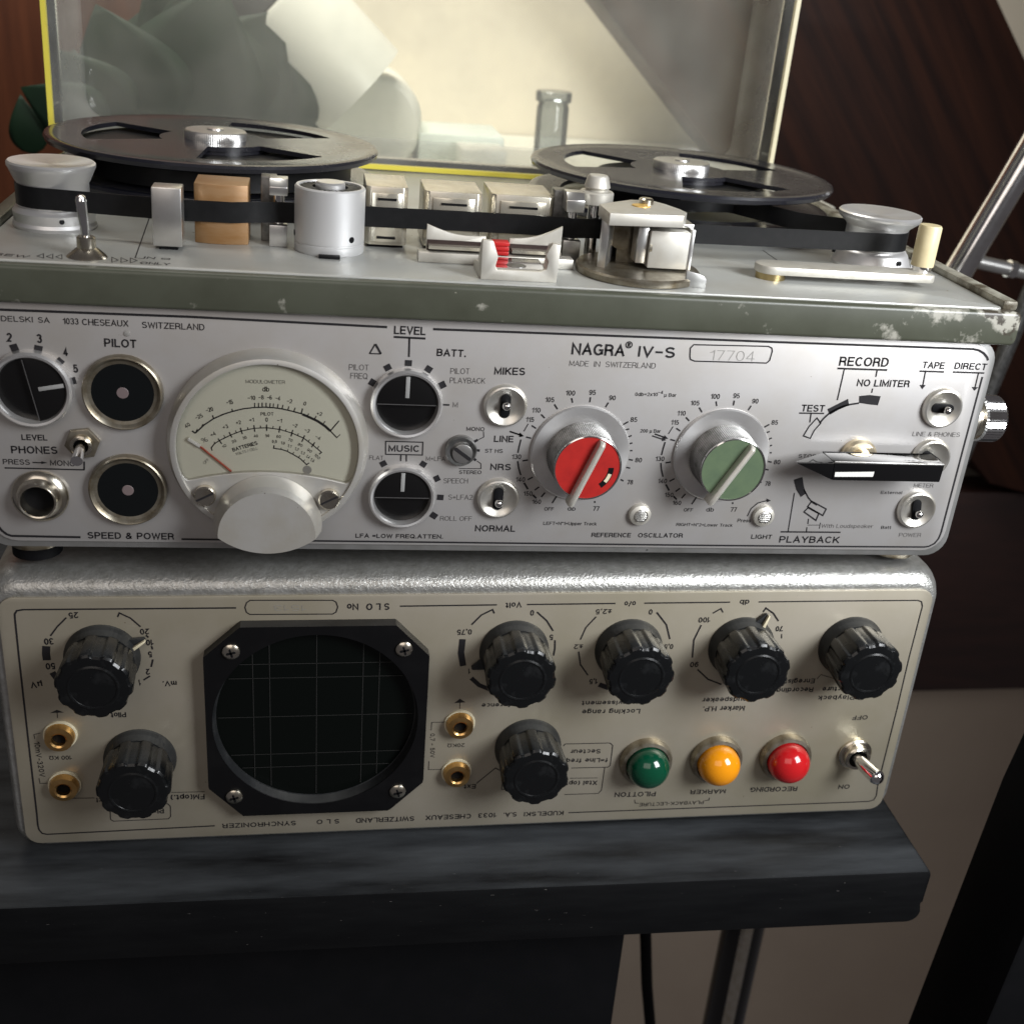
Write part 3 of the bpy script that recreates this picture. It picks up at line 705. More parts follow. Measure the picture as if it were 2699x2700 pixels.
# --- two large level dials
def level_dial(c, capmat, label, slot, ang):
    d = obj('level_dial', MB().lathe([(16.2, 0), (16.2, 0.7), (15.7, 1.15), (12.5, 1.5), (11.4, 1.5)], seg=96), 'turned_face', rec, loc=(c[0], 0, c[1]), label=label)
    N = 110
    obj('grip', MB().lathe([(11.15, 1.4), (11.05, 2.0), (10.75, 12.2)], seg=N * 4, mod=lambda t, h: 1 - 0.016 * (0.5 + 0.5 * math.cos(N * t)), cap0=False), 'knurled_steel', d, smooth=60)
    obj('rim', MB().lathe([(10.75, 12.2), (10.7, 12.6), (10.35, 12.75), (10.2, 12.6), (10.2, 12.2)], seg=96, cap0=False, cap1=False), 'chrome', d)
    obj('cap', MB().lathe([(10.2, 12.0), (10.2, 12.42), (0, 12.45)], seg=72, cap0=False), capmat, d)
    a = rad(ang); ux, uz = math.cos(a), math.sin(a); vx, vz = -uz, ux
    def P(l, w, h): return (ux * l + vx * w, -h, uz * l + vz * w)
    pb = MB()
    sec = ((-1.25, 12.4), (-0.95, 14.9), (0.0, 15.5), (0.95, 14.9), (1.25, 12.4))
    st = ((-9.9, 0.86), (-9.0, 1.0), (9.6, 1.0), (11.0, 1.0), (13.2, 0.9))
    vs = []
    for l, k in st:
        for wv, hv in sec:
            h = 12.4 + (hv - 12.4) * k
            if l < -9.5: h -= 0.6 * (hv - 12.4) / 3.1
            if l > 10.5 and hv < 12.5: h = 10.9
            vs.append(P(l, wv * k, h))
    n = 5; fs = [(k * n + i, k * n + (i + 1) % n, (k + 1) * n + (i + 1) % n, (k + 1) * n + i) for k in range(len(st) - 1) for i in range(n)]
    fs += [tuple(range(n))[::-1], tuple(range((len(st) - 1) * n, len(st) * n))]
    pb.add(vs, fs)
    obj('pointer', pb, 'matte_alloy', d, bevel=0.18, smooth=25)
    if slot:
        def ring(r0, r1, a0, a1): return arc(0, 0, r0, a0, a1, 10) + arc(0, 0, r1, a1, a0, 10)
        obj('slot', MB().prism(ring(6.6, 8.3, -52, 2), -12.38, -12.52), 'flat_black', d)
        obj('slot_contact', MB().prism(ring(6.9, 8.0, -37, -14), -12.5, -12.62), 'pointer_cream', d)
    return d
DC = [23.03,32.22]
level_dial((DC[0] + 0.4, DC[1]), 'red_cap', 'red capped level dial', True, 249)
level_dial((DC[0] + 0.4 + SHIFT[0], DC[1] + SHIFT[1]), 'green_cap', 'green capped level dial', False, 240)

# --- black selector knobs in bright rings
def selector(c, r, ang, label=None):
    k = obj('selector_knob', MB().lathe([(r, 0), (r, 1.2), (r * 0.985, 2.6), (r * 0.93, 3.3), (r * 0.87, 3.1), (r * 0.83, 2.2), (r * 0.82, 0.3)], seg=72, cap0=False, cap1=False), 'turned_face', rec, loc=(c[0], 0, c[1]), rot=(0, rad(-ang), 0), label=label)
    ri = r * 0.83
    up = arc(0, 0, ri, 0, 180, 30)
    obj('insert', MB().prism(up, -0.2, -2.35).prism(arc(0, 0, ri, 180, 360, 30), -0.2, -0.75, top=None), 'black_gloss', k, bevel=0.12)
    obj('index_line', MB().box(-0.62, 0.62, -2.6, -2.3, 2.2, ri - 0.25), 'white_mark', k, bevel=0.1)
    obj('ridge', MB().box(-ri * 0.97, ri * 0.97, -2.48, -2.2, -0.12, 0.12), 'ridge_grey', k)
    return k
selector((-32.68,47.54), 11.1, 0)
selector((-32.66,16.42), 10.6, 0)
selector((-141.12,48.4), 11.6, -79)

# --- small stereo selector with a screwdriver slot
sk = obj('mode_selector', MB().lathe([(5.0, 0), (5.0, 1.6), (4.6, 2.2), (3.5, 2.0), (3.4, 1.2)], seg=48, cap0=False), 'knurled_steel', rec, loc=(-14.95, 0, 32.44))
obj('slotted_disc', MB().prism(circle(0.4, -0.6, 3.2), -1.2, -2.5), 'aluminium', sk, bevel=0.2)
obj('screw_slot', MB().prism(capsule(0.4, -0.6, 0.6, 3.3, 54), -2.45, -2.58), 'black_ink', sk)

# --- round indicators
for c in ((-115.87,47.99), (-115.8,16.74)):
    ind = obj('indicator', MB().lathe([(11.6, 0), (11.6, 1.0), (11.3, 2.0), (10.9, 2.3), (10.5, 2.0), (9.9, 1.2), (8.7, 0.9)], seg=72, cap0=False, cap1=False), 'tarnished', rec, loc=(c[0], 0, c[1]))
    obj('lens', MB().lathe([(9.0, 0.3), (8.9, 0.95), (0, 1.15)], seg=56, cap0=False), 'indicator_glass', ind)
    obj('centre_dot', MB().lathe([(1.75, 1.1), (1.6, 1.2), (0, 1.22)], seg=28, cap0=False), 'indicator_dot', ind)

# --- dished lever switches
def switch(c, ang, lever):
    s = obj('toggle_switch', MB().lathe([(6.9, 0), (6.9, 0.9), (6.5, 1.7), (6.0, 1.9), (5.4, 1.7), (4.6, 1.1), (3.0, 0.55), (0, 0.4)], seg=56, cap0=False), 'dish_metal', rec, loc=(c[0], 0, c[1]), rot=(0, rad(-ang), 0))
    obj('slot', MB().prism(capsule(0, 0, 1.55, 3.9), -0.35, -1.28), 'flat_black', s, bevel=0.1)
    bz = 2.1 * lever
    obj('lever', MB().lathe([(1.0, -0.6), (1.05, 2.2), (1.35, 3.0), (1.35, 3.5), (1.0, 4.1), (0.5, 4.4), (0, 4.5)], seg=24), 'chrome', s, loc=(0, 0, bz * 0.7), rot=(rad(14 * lever), 0, 0))
    return s
switch((-2.11,47.59), 0, 1)
switch((-1.75,16.07), 0, -1)
switch((143.38,51.57), 88, -1)
switch((143.68,33.7), 60, -1)
switch((143.17,14.7), 10, -1)

# --- push buttons
for c in ((45.94,11.06), (88.75,11.29)):
    b = obj('push_button', MB().lathe([(3.8, 0), (3.8, 0.7), (3.5, 1.5), (2.4, 2.0), (2.3, 1.4)], seg=40, cap0=False), 'matte_alloy', rec, loc=(c[0], 0, c[1]))
    g = MB().lathe([(2.2, 0.6), (2.2, 1.9), (2.05, 2.0)], seg=32)
    for q in range(5):
        z = -1.5 + q * 0.75; hw = math.sqrt(max(0.05, 2.0 ** 2 - z * z)); g.box(-hw, hw, -2.45, -1.9, z - 0.2, z + 0.2)
    obj('ribbed_button', g, 'aluminium', b, bevel=0.05)

# --- mono toggle, jack, white screw dot
tg = obj('lever_switch', MB().prism([(5.2 * math.cos(rad(a + 8)), 5.2 * math.sin(rad(a + 8))) for a in range(0, 360, 60)], 0, -1.6), 'tarnished', rec, loc=(-128.15, 0, 31.7), bevel=0.3)
obj('bushing', MB().lathe([(3.2, 1.5), (3.2, 3.4), (2.9, 3.6), (2.2, 3.4), (2.1, 1.8)], seg=32, cap0=False), 'nickel', tg)
obj('bush_hole', MB().prism(circle(0, 0, 2.15, 24), -1.7, -2.2), 'flat_black', tg)
obj('lever', MB().tube([(0, -2, 0.2), (0, -6, -0.5), (0, -11, -1.5)], 1.35, 16, 1.75).lathe([(0, -11.9), (1.2, -11.7), (1.75, -11.0)], seg=16), 'chrome', tg)
jk = obj('phone_jack', MB().lathe([(8.3, 0), (8.3, 0.8), (7.6, 1.8), (6.6, 2.3), (5.6, 4.6), (5.3, 4.9), (4.9, 4.7), (4.5, 3.6), (4.3, 0.6)], seg=56, cap0=False, cap1=False), 'nickel', rec, loc=(-141.49, 0, 13.95))
obj('jack_hole', MB().prism(circle(0, 0, 4.35), -0.2, -0.8), 'flat_black', jk)
obj('panel_screw', MB().lathe([(0.85, 0), (0.8, 0.3), (0, 0.45)], seg=20), 'engraved', rec, loc=(-113.94, 0, 65.82))

# --- level meter
MC = (-73.9, 32.9)
mt = obj('level_meter', MB().lathe([(30.2, 0), (30.1, 2.0), (29.4, 4.6), (28.6, 5.9), (27.6, 6.2), (27.1, 6.2), (26.95, 5.6), (26.9, 3.4)], seg=120, cap0=False, cap1=False), 'cast_silver', rec, loc=(MC[0], 0, MC[1]))
pv = []; pf = []
xs = [-25.6 + 51.2 * i / 48 for i in range(49)]
for x in xs:
    zb = -math.sqrt(27.0 ** 2 - x * x)
    zt_ = max(-7.5 - 0.0058 * x * x + (2.6 * max(0, (abs(x) - 23.2) / 2.4) ** 2), zb + 0.05)
    pv += [(x, -5.4, zt_ - 0.25), (x, -5.4, zb), (x, -5.15, zt_), (x, -3.4, zt_)]
for i in range(48):
    a, b = 4 * i, 4 * i + 4
    pf += [(a, a + 1, b + 1, b), (a, b, b + 2, a + 2), (a + 2, b + 2, b + 3, a + 3)]
obj('face_plate', MB().add(pv, pf), 'cast_silver', mt, smooth=40)
dial = obj('dial_card', MB().prism(circle(0, 0, 26.9, 72), -0.6, -3.5), 'dial_cream', mt)
TXT_M = [
('MODULOMETER',-80.48,53.15,-69.07,53.32,1.14,'t'),
('db',-75.65,50.73,-73.61,50.77,1.6,'n'),
('–10',-79.88,47.88,-77.63,48.06,1.35,'n'),
('–8',-76.75,48.15,-75.18,48.27,1.35,'n'),
('–6',-74.23,48.24,-72.88,48.28,1.35,'n'),
('–4',-71.87,48.15,-70.45,48.09,1.35,'n'),
('–2',-68.55,47.4,-66.96,47.29,1.28,'n'),
('0',-63.69,46.81,-62.92,46.67,1.28,'n'),
('+2',-59.74,43.8,-58.13,43.54,1.21,'n'),
('–15',-85.99,46.15,-84.05,46.55,1.42,'n'),
('–20',-91.8,43.58,-89.76,44.22,1.35,'n'),
('–25',-94.8,41.17,-92.76,42.19,1.28,'n'),
('40',-97.82,38.44,-96.46,39.34,1.21,'n'),
('+4',-90.53,35.88,-89.11,36.62,1.21,'n'),
('+3',-87.04,38.41,-85.52,38.97,1.21,'n'),
('+2',-83.24,40.01,-81.82,40.29,1.21,'n'),
('+1',-79.45,40.98,-78.03,41.16,1.28,'n'),
('0',-74.77,41.2,-74.01,41.22,1.35,'n'),
('–1',-71.37,41.13,-69.94,41.0,1.28,'n'),
('–2',-66.89,39.87,-65.45,39.57,1.21,'n'),
('–3',-63.35,38.48,-61.89,37.92,1.21,'n'),
('–4',-60.1,36.47,-58.63,35.73,1.14,'n'),
('10',-87.12,32.25,-86.07,33.05,0.93,'n'),
('20',-84.41,33.97,-83.2,34.52,0.93,'n'),
('30',-81.32,35.27,-80.18,35.66,0.93,'n'),
('40',-78.14,36.06,-76.93,36.17,0.93,'n'),
('50',-74.7,36.26,-73.59,36.29,0.93,'n'),
('60',-71.51,36.14,-70.23,36.04,0.93,'n'),
('70',-68.14,35.29,-66.85,34.87,0.93,'n'),
('80',-65.23,33.89,-63.93,33.29,0.93,'n'),
('90',-62.46,32.27,-61.21,31.41,0.93,'n'),
('100',-60.32,30.72,-58.83,29.33,0.93,'n'),
('PILOT',-76.19,43.15,-72.33,43.27,1.07,'n'),
('BATTERIES',-84.28,31.27,-76.94,33.82,1.21,'b'),
('VOLTS / CELL',-83.4,30.13,-76.94,32.24,0.85,'t'),
('%',-93.25,33.83,-91.5,34.47,1.5,'t'),
('0,9',-72.78,34.39,-71.34,34.43,1.0,'n'),
('1,0',-70.22,34.18,-69.09,33.96,0.93,'n'),
('1,1',-68.28,33.35,-67.15,33.03,0.93,'n'),
('1,2',-66.18,32.52,-65.04,32.02,0.93,'n'),
('1,3',-64.39,31.33,-63.25,30.75,0.93,'n'),
('1,4',-62.75,30.2,-61.77,29.51,0.93,'n'),
('1,5',-61.5,29.16,-60.44,28.32,0.93,'n'),
('OFF',-92.76,26.89,-91.24,28.34,0.85,'t'),
]
LINES_M = [
(0.41,[(-95.21,36.96),(-92.65,39.62),(-89.8,41.77),(-86.97,43.22),(-84.45,44.16),(-81.31,45.11),(-77.86,45.66),(-74.71,45.84),(-72.18,45.75),(-69.65,45.42),(-66.78,44.79),(-63.91,44.05)]),
(0.78,[(-63.9,43.95),(-61.65,42.98),(-59.39,41.91),(-57.1,40.34),(-55.45,38.81)]),
(0.36,[(-55.45,38.81),(-53.45,36.65)]),
(0.24,[(-53.61,36.58),(-52.51,37.77)]),
(0.36,[(-55.45,38.88),(-52.95,42.21)]),
(0.31,[(-90.46,31.46),(-90.69,32.4),(-89.63,33.82),(-88.03,34.91),(-85.01,36.63),(-81.84,38.04),(-78.04,39.02),(-74.39,39.3),(-70.56,38.89),(-66.88,37.78),(-63.48,36.3),(-60.54,34.02),(-57.96,31.74),(-58.7,31.12)]),
(0.34,[(-72.2,33.7),(-72.3,32.71),(-70.05,32.42),(-68.27,31.83),(-66.65,30.91),(-64.37,29.55),(-62.39,27.56),(-61.68,28.18)]),
(0.48,[(-96.13,37.63),(-95.21,36.96)]),
(0.3,[(-95.21,36.96),(-94.55,38.36)]),
(0.3,[(-93.29,39.09),(-92.9,39.96)]),
(0.36,[(-89.8,41.77),(-90.16,42.78)]),
(0.36,[(-84.3,44.16),(-84.51,45.01)]),
(0.31,[(-77.86,45.66),(-77.91,47.09)]),
(0.31,[(-76.75,45.77),(-76.78,47.13)]),
(0.36,[(-75.71,45.84),(-75.71,47.24)]),
(0.31,[(-74.55,45.87),(-74.55,47.27)]),
(0.31,[(-73.44,45.81),(-73.38,47.18)]),
(0.29,[(-72.5,45.77),(-72.37,47.11)]),
(0.31,[(-71.23,45.67),(-71.05,46.98)]),
(0.31,[(-69.9,45.48),(-69.59,46.75)]),
(0.29,[(-68.22,45.12),(-67.88,46.33)]),
(0.29,[(-66.46,44.73),(-66.03,45.95)]),
(0.36,[(-64.23,44.11),(-63.86,45.78)]),
(0.29,[(-62.46,43.41),(-61.99,44.25)]),
(0.29,[(-60.36,42.43),(-59.74,43.56)]),
(0.29,[(-57.76,40.84),(-57.13,41.91)]),
(0.36,[(-87.58,33.7),(-88.65,35.42)]),
(0.36,[(-84.61,35.88),(-85.41,37.59)]),
(0.36,[(-81.53,37.08),(-82.11,39.07)]),
(0.36,[(-77.88,37.88),(-78.13,40.06)]),
(0.36,[(-74.39,38.26),(-74.39,40.34)]),
(0.36,[(-70.75,37.84),(-70.44,39.94)]),
(0.36,[(-67.19,36.72),(-66.66,38.83)]),
(0.36,[(-63.95,35.05),(-63.11,37.19)]),
(0.36,[(-61.02,33.37),(-60.07,34.99)]),
(0.24,[(-89.41,33.65),(-89.84,34.34)]),
(0.24,[(-86.6,35.82),(-86.97,36.51)]),
(0.24,[(-83.27,37.38),(-83.51,38.17)]),
(0.24,[(-79.87,38.62),(-80.0,39.31)]),
(0.24,[(-76.2,39.18),(-76.23,39.94)]),
(0.24,[(-72.54,39.18),(-72.45,39.88)]),
(0.24,[(-68.8,38.42),(-68.58,39.06)]),
(0.24,[(-65.26,37.13),(-64.95,37.73)]),
(0.24,[(-62.01,35.18),(-61.61,35.89)]),
(0.24,[(-59.23,33.06),(-58.82,33.78)]),
(0.24,[(-70.21,32.42),(-70.02,32.95)]),
(0.24,[(-68.27,31.83),(-68.02,32.47)]),
(0.24,[(-66.65,30.91),(-66.27,31.63)]),
(0.24,[(-64.86,29.89),(-64.44,30.54)]),
(0.24,[(-63.38,28.61),(-62.97,29.23)]),
]
DM = lambda a, b: (a - MC[0], -3.6, b - MC[1])
mi = MB(); mg = MB()
for t in TXT_M: letter(mg if t[6] == 't' else mi, t, DM)
for wd, pts in LINES_M: mi.polyline(pts, wd, DM)
obj('scale_printing', mi, 'black_ink', dial, smooth=0, merge=False, recalc=False)
obj('scale_captions', mg, 'grey_ink', dial, smooth=0, merge=False, recalc=False)
obj('mark_disc', MB().prism(circle(-62.2 - MC[0], 25.84 - MC[1], 1.35, 20), -3.5, -3.62), 'engraved', dial)
n0 = (-84.89,25.05); n1 = (-93.93,32.99); n2 = (-97.33,35.33)
nd = MB().tube([(n0[0] - MC[0], -4.2, n0[1] - MC[1]), (n1[0] - MC[0], -4.2, n1[1] - MC[1])], 0.32, 8)
ndl = obj('needle', nd, 'needle_red', mt)
obj('needle_tip', MB().tube([(n1[0] - MC[0], -4.2, n1[1] - MC[1]), (n2[0] - MC[0], -4.2, n2[1] - MC[1])], 0.6, 8), 'white_paint', ndl)
obj('meter_glass', MB().prism(circle(0, 0, 26.85, 72), -4.7, -5.0), 'meter_glass', mt)
for c in ((-92.56,17.87), (-55.43,17.4)):
    sc = obj('screw', MB().lathe([(3.3, 5.5), (3.3, 7.2), (2.9, 7.6)], seg=72, mod=lambda t, h: 1 - 0.03 * (0.5 + 0.5 * math.cos(24 * t))), 'nickel', mt, loc=(c[0] - MC[0], 0, c[1] - MC[1]))
    obj('screw_slot', MB().prism(capsule(0, 0, 0.33, 3.0, -62), -7.5, -7.68), 'black_ink', sc)

# --- main speed knob, a lens-shaped block over the lower edge of the meter
def lens(hw, top, corner, low, k=40):
    """upper circle through (+-hw, corner) and (0, top); lower arc through (+-hw, corner) and (0, low)"""
    def cap(a, s):
        r = (hw * hw + a * a) / (2 * a); return r
    h = top - corner; r = cap(h, 1); c = top - r; a = math.degrees(math.atan2(corner - c, hw))
    P = arc(0, c, r, a, 180 - a, k)
    h2 = corner - low; r2 = cap(h2, 1); c2 = low + r2; b = math.degrees(math.atan2(corner - c2, -hw))
    b0 = b if b > 0 else b + 360
    P += arc(0, c2, r2, b0, 360 + 180 - b0, k)[1:-1]
    return P
kb = lens(16.4, 24.6, 6.0, 0.6); kf = lens(15.2, 23.6, 7.3, 1.6); kt = lens(14.5, 22.7, 7.6, 2.5)
km = MB().prism(kb, -5.6, -12.0, top=kf).prism(kf, -12.0, -14.6, top=kt)
spd = obj('speed_selector', km, 'cast_silver', rec, loc=(-73.9, 0, 0), smooth=25)

# --- black function lever
HUB = (117.57,33.72)
hub = obj('lever_hub', MB().lathe([(6.2, 0), (6.2, 1.6), (5.4, 2.4), (3.6, 2.6), (3.4, 5.4)], seg=48), 'pale_brass', rec, loc=(HUB[0], 0, HUB[1]))
lv = MB()
zc = 34.0
A = [(103.4, 30.8), (140.6, 30.9), (140.9, 37.1), (103.1, 36.6)]
lv.prism([(x, z) for x, z in A], -5.0, -14.6)
B0 = [(92.6, 34.0), (103.4, 30.8), (103.1, 36.6)]
lv.add([(92.4, -8.6, 34.6), (103.38, -5.0, 30.8), (103.38, -14.5, 30.8), (103.1, -14.5, 36.6), (103.1, -5.0, 36.6), (92.4, -10.4, 34.6)],
       [(1, 4, 3, 2), (0, 5, 3, 4), (0, 1, 2, 5), (5, 2, 3), (0, 4, 1)])
fl = obj('function_lever', lv, 'lever_gloss', rec, bevel=0.25)
obj('lever_label', MB().prism([(103.9,32.11), (116.96,32.4), (117.09,34.13), (103.82,33.69)], -14.6, -14.75), 'white_paint', fl)
obj('edge_highlight', MB().box(103.2, 140.7, -14.75, -14.1, 36.75, 37.25), 'aluminium', fl, bevel=0.1)  # strip standing in for the lit highlight along the lever's front edge

# --- knob on the right side of the case
sdk = obj('side_knob', MB().lathe([(9.5, 0), (9.5, 5.2), (7.0, 6.4), (6.2, 6.8), (6.2, 9.0)], axis='x', seg=48), 'nickel', rec, loc=(158.6, 17.5, 42.0))
obj('knurled_cap', MB().lathe([(7.6, 9.0), (8.2, 9.6), (8.2, 16.0), (7.4, 17.0)], axis='x', seg=160, mod=lambda t, h: 1 - 0.035 * (0.5 + 0.5 * math.cos(40 * t))), 'chrome', sdk)
obj('cap_slot', MB().box(14.0, 17.1, -0.9, 0.9, -8.5, -4.5), 'flat_black', sdk)

# --- lid base rim, deck plate
rim = MB().prism(rounded(-161, 161, 74.4, 85.4, 2.2), -4.2, 196)
rm = obj('rim', rim, 'olive_paint', rec, bevel=1.2, seg=3)
for sx in (-1, 1):
    x0, x1 = (155.6, 160.8) if sx > 0 else (-160.8, -155.6)
    obj('side_lip', MB().box(x0, x1, -0.5, 196, 85.0, 88.2), 'worn_rim' if sx > 0 else 'olive_paint', rm, bevel=0.9)
deck = obj('deck_plate', MB().prism(rounded(-155.4, 155.4, -1.2, 188, 2.0), 84.6, 86.0, plane='xy'), 'deck_grey', rec, bevel=0.4)
DK = lambda a, b: (a, b, 86.06)
TXT_D = [
('REW',-149.42,2.91,-139.91,1.42,2.6,'n'),
('IN ▭',-109.52,7.23,-102.12,7.01,2.6,'n'),
('ONLY',-109.75,0.81,-101.47,0.78,2.6,'n'),
]
TRI_D = [
[(-137.74,3.94),(-136.68,7.18),(-135.67,1.94)],
[(-135.26,4.0),(-134.18,7.25),(-133.2,1.99)],
[(-132.8,4.22),(-131.74,7.3),(-130.76,1.88)],
[(-115.88,3.82),(-118.1,7.0),(-117.24,1.07)],
[(-113.34,3.88),(-115.58,7.05),(-114.76,1.12)],
[(-110.86,4.43),(-113.04,7.28),(-112.25,1.33)],
]
dl = MB()
for t in TXT_D: letter(dl, t, DK)
for q in TRI_D: dl.polyline(q + [q[0]], 0.38, DK)
dl.polyline([(-114.47,62.76), (-111.77,7.66), (-109.52,7.23)], 0.35, DK)
dl.polyline([(98.37,65.94), (98.17,45.84), (118.36,47.39)], 0.35, DK)
obj('deck_lettering', dl, 'black_ink', deck, smooth=0, merge=False, recalc=False)

# --- deck fittings
def roller(c, r, rw, rt, zt, name='tension_roller'):
    k = obj(name, MB().lathe([(r * 0.98, 86.0), (r, 87.0), (r * 0.96, 88.0), (rw + 1.6, 90.8), (rw + 0.5, 92.2), (rw, 92.4), (rw, 99.4), (rw + 0.5, 100.2), (rt - 0.4, zt - 2.2), (rt, zt - 1.4), (rt, zt - 0.5), (rt - 0.5, zt), (rt - 1.2, zt - 0.1), (rt * 0.5, zt - 0.9), (0.0, zt - 1.1)], axis='z', seg=72, cap0=False), 'turned_aluminium', rec, loc=(c[0], c[1], 0))
    for an in (-70, 160):
        a = rad(an); obj('grub_hole', MB().tube([((r * .9) * math.cos(a), (r * .9) * math.sin(a), 89.3), ((r * .99) * math.cos(a), (r * .99) * math.sin(a), 89.6)], 0.75, 12), 'flat_black', k)
    return k
roller((-140.3, 44.5), 12.4, 10.6, 12.9, 105.6)
roller((133.4, 52.0), 13.8, 10.6, 14.2, 104.6)
lt = obj('rewind_switch', MB().lathe([(5.6, 86.0), (5.2, 86.6), (3.0, 88.4), (2.6, 88.6), (2.6, 91.4), (2.2, 91.8)], axis='z', seg=40, cap0=False, mod=None), 'nickel', rec, loc=(-124.8, 6.6, 0))
obj('lever', MB().tube([(0, 0, 90), (-0.3, 0.1, 96), (-0.7, 0.3, 101.6)], 1.1, 16, 1.6).lathe([(1.6, 101.5), (1.3, 102.6), (0.6, 103.1), (0, 103.2)], (-0.7, 0.3, 0), axis='z', seg=16), 'chrome', lt)
bk = obj('tape_guide_block', MB().box(-108.2, -99.7, 19.2, 27, 87.0, 104.2), 'aluminium', rec, bevel=0.35)
obj('foot_shadow_gap', MB().box(-106.5, -101.2, 20.0, 26, 86.0, 87.1), 'flat_black', bk)
er = MB()
P = [(-97.2, 46), (-97.2, 31.4), (-93, 30.2), (-89.2, 29.9), (-85.4, 30.2), (-81.2, 31.4), (-81.2, 46)]
er.prism(P, 86.0, 104.0, plane='xy')
obj('erase_head', er, 'head_bronze', rec, bevel=0.3)
def guide(x0, x1, y0, zt):
    g = MB().box(x0, x1, y0, y0 + 7, 86.0, 92.6)
    g.add([(x0, y0 + 7.5, 101.6), (x1, y0 + 7.5, 101.6), (x1, y0, 101.6), (x0, y0, 101.6), (x0, y0 + 7.5, zt), (x1, y0 + 7.5, zt), (x1, y0 + 2.6, zt), (x0, y0 + 2.6, zt), (x0, y0, zt - 2.2), (x1, y0, zt - 2.2)],
          [(0, 1, 2, 3), (4, 7, 6, 5), (3, 2, 9, 8), (8, 9, 6, 7), (0, 4, 5, 1), (0, 3, 8, 7, 4), (1, 5, 6, 9, 2)])
    k = obj('tape_guide', g, 'aluminium', rec, bevel=0.25)
    obj('guide_pin', MB().lathe([(1.7, 92.5), (1.7, 101.7)], ((x0 + x1) / 2, y0 + 4.6, 0), axis='z', seg=24), 'chrome', k)
    obj('back_post', MB().box(x0 - 2.8, x0 + 2, y0 + 7.6, y0 + 14, 86.0, zt - 0.6), 'knurled_steel', k, bevel=0.3)
guide(-74.9, -69.4, 31, 106.4)
guide(17.8, 23.6, 32.5, 107.6)
fly = obj('roller_housing', MB().lathe([(10.6, 86.0), (10.75, 86.3), (10.75, 88.6), (10.5, 88.8), (10.5, 89.2), (10.75, 89.4), (10.75, 105.2), (10.3, 105.7), (9.5, 105.6), (9.2, 104.4)], (0, 0, 0), axis='z', seg=96, cap0=False), 'bead_aluminium', rec, loc=(-56.6, 31.0, 0))
rg = MB().lathe([(9.25, 104.3), (9.1, 104.5)], axis='z', seg=48)
for i in range(26):
    a = 2 * PI * i / 26; c, s = math.cos(a), math.sin(a)
    rg.add([(c * r - s * q, s * r + c * q, z) for r in (5.4, 9.0) for q in (-0.55, 0.55) for z in (104.4, 105.3)], [(0, 1, 3, 2), (4, 6, 7, 5), (0, 4, 5, 1), (2, 3, 7, 6), (0, 2, 6, 4), (1, 5, 7, 3)])
obj('strobe_ring', rg, 'dusty_plastic', fly)
obj('centre_cap', MB().lathe([(4.6, 104.4), (4.5, 106.4), (4.1, 106.9), (0, 107.1)], axis='z', seg=40), 'turned_aluminium', fly)
for an in (-52, -170):
    a = rad(an); obj('grub_hole', MB().tube([(10.2 * math.cos(a), 10.2 * math.sin(a), 91.2), (10.85 * math.cos(a), 10.85 * math.sin(a), 91.2)], 0.95, 14), 'flat_black', fly)
obj('housing_key', MB().box(-3.2, 3.2, -12.9, -10.4, 86.0, 86.9), 'flat_black', fly, bevel=0.2)

def tape_head(x0, x1, y0, y1, zt):
    h = obj('magnetic_head', MB().prism([(x0, y1), (x0, y0 + 1.5), (x0 + 1.4, y0), (x1 - 1.4, y0), (x1, y0 + 1.5), (x1, y1)], 87.0, zt, plane='xy'), 'head_metal', rec, bevel=0.3)
    xm = (x0 + x1) / 2; hw = (x1 - x0) * 0.36
    face = [(xm - hw, y0 + 0.3), (xm - hw, y0 - 0.5), (xm - hw * 0.5, y0 - 0.95), (xm, y0 - 1.1), (xm + hw * 0.5, y0 - 0.95), (xm + hw, y0 - 0.5), (xm + hw, y0 + 0.3)]
    obj('head_face', MB().prism(face, 88.2, zt - 1.8, plane='xy'), 'head_face', h, bevel=0.12)
    for z in (zt - 3.6, 89.6): obj('face_slot', MB().box(xm - hw * 0.62, xm + hw * 0.62, y0 - 1.25, y0 - 0.9, z - 0.35, z + 0.35), 'flat_black', h)
    obj('head_base', MB().box(x0 + 1, x1 - 1, y0 + 2, y1 - 1, 86.0, 87.1), 'flat_black', h)
tape_head(-45.4, -32.2, 36.8, 60, 105.2)
tape_head(-26.8, -8.4, 38.0, 60, 104.6)
tape_head(-5.4, 15.0, 38.4, 61, 104.8)

# capstan with its cap
cp = obj('capstan', MB().lathe([(2.2, 86.0), (2.2, 103.6)], axis='z', seg=32), 'chrome', rec, loc=(28.6, 39.6, 0))
obj('capstan_cap', MB().lathe([(4.6, 103.6), (5.6, 103.9), (5.6, 107.2), (5.2, 107.7), (4.0, 107.8), (3.6, 108.2), (4.3, 109.0), (3.4, 112.2), (2.9, 112.7), (0, 112.8)], axis='z', seg=48), 'matte_alloy', cp)

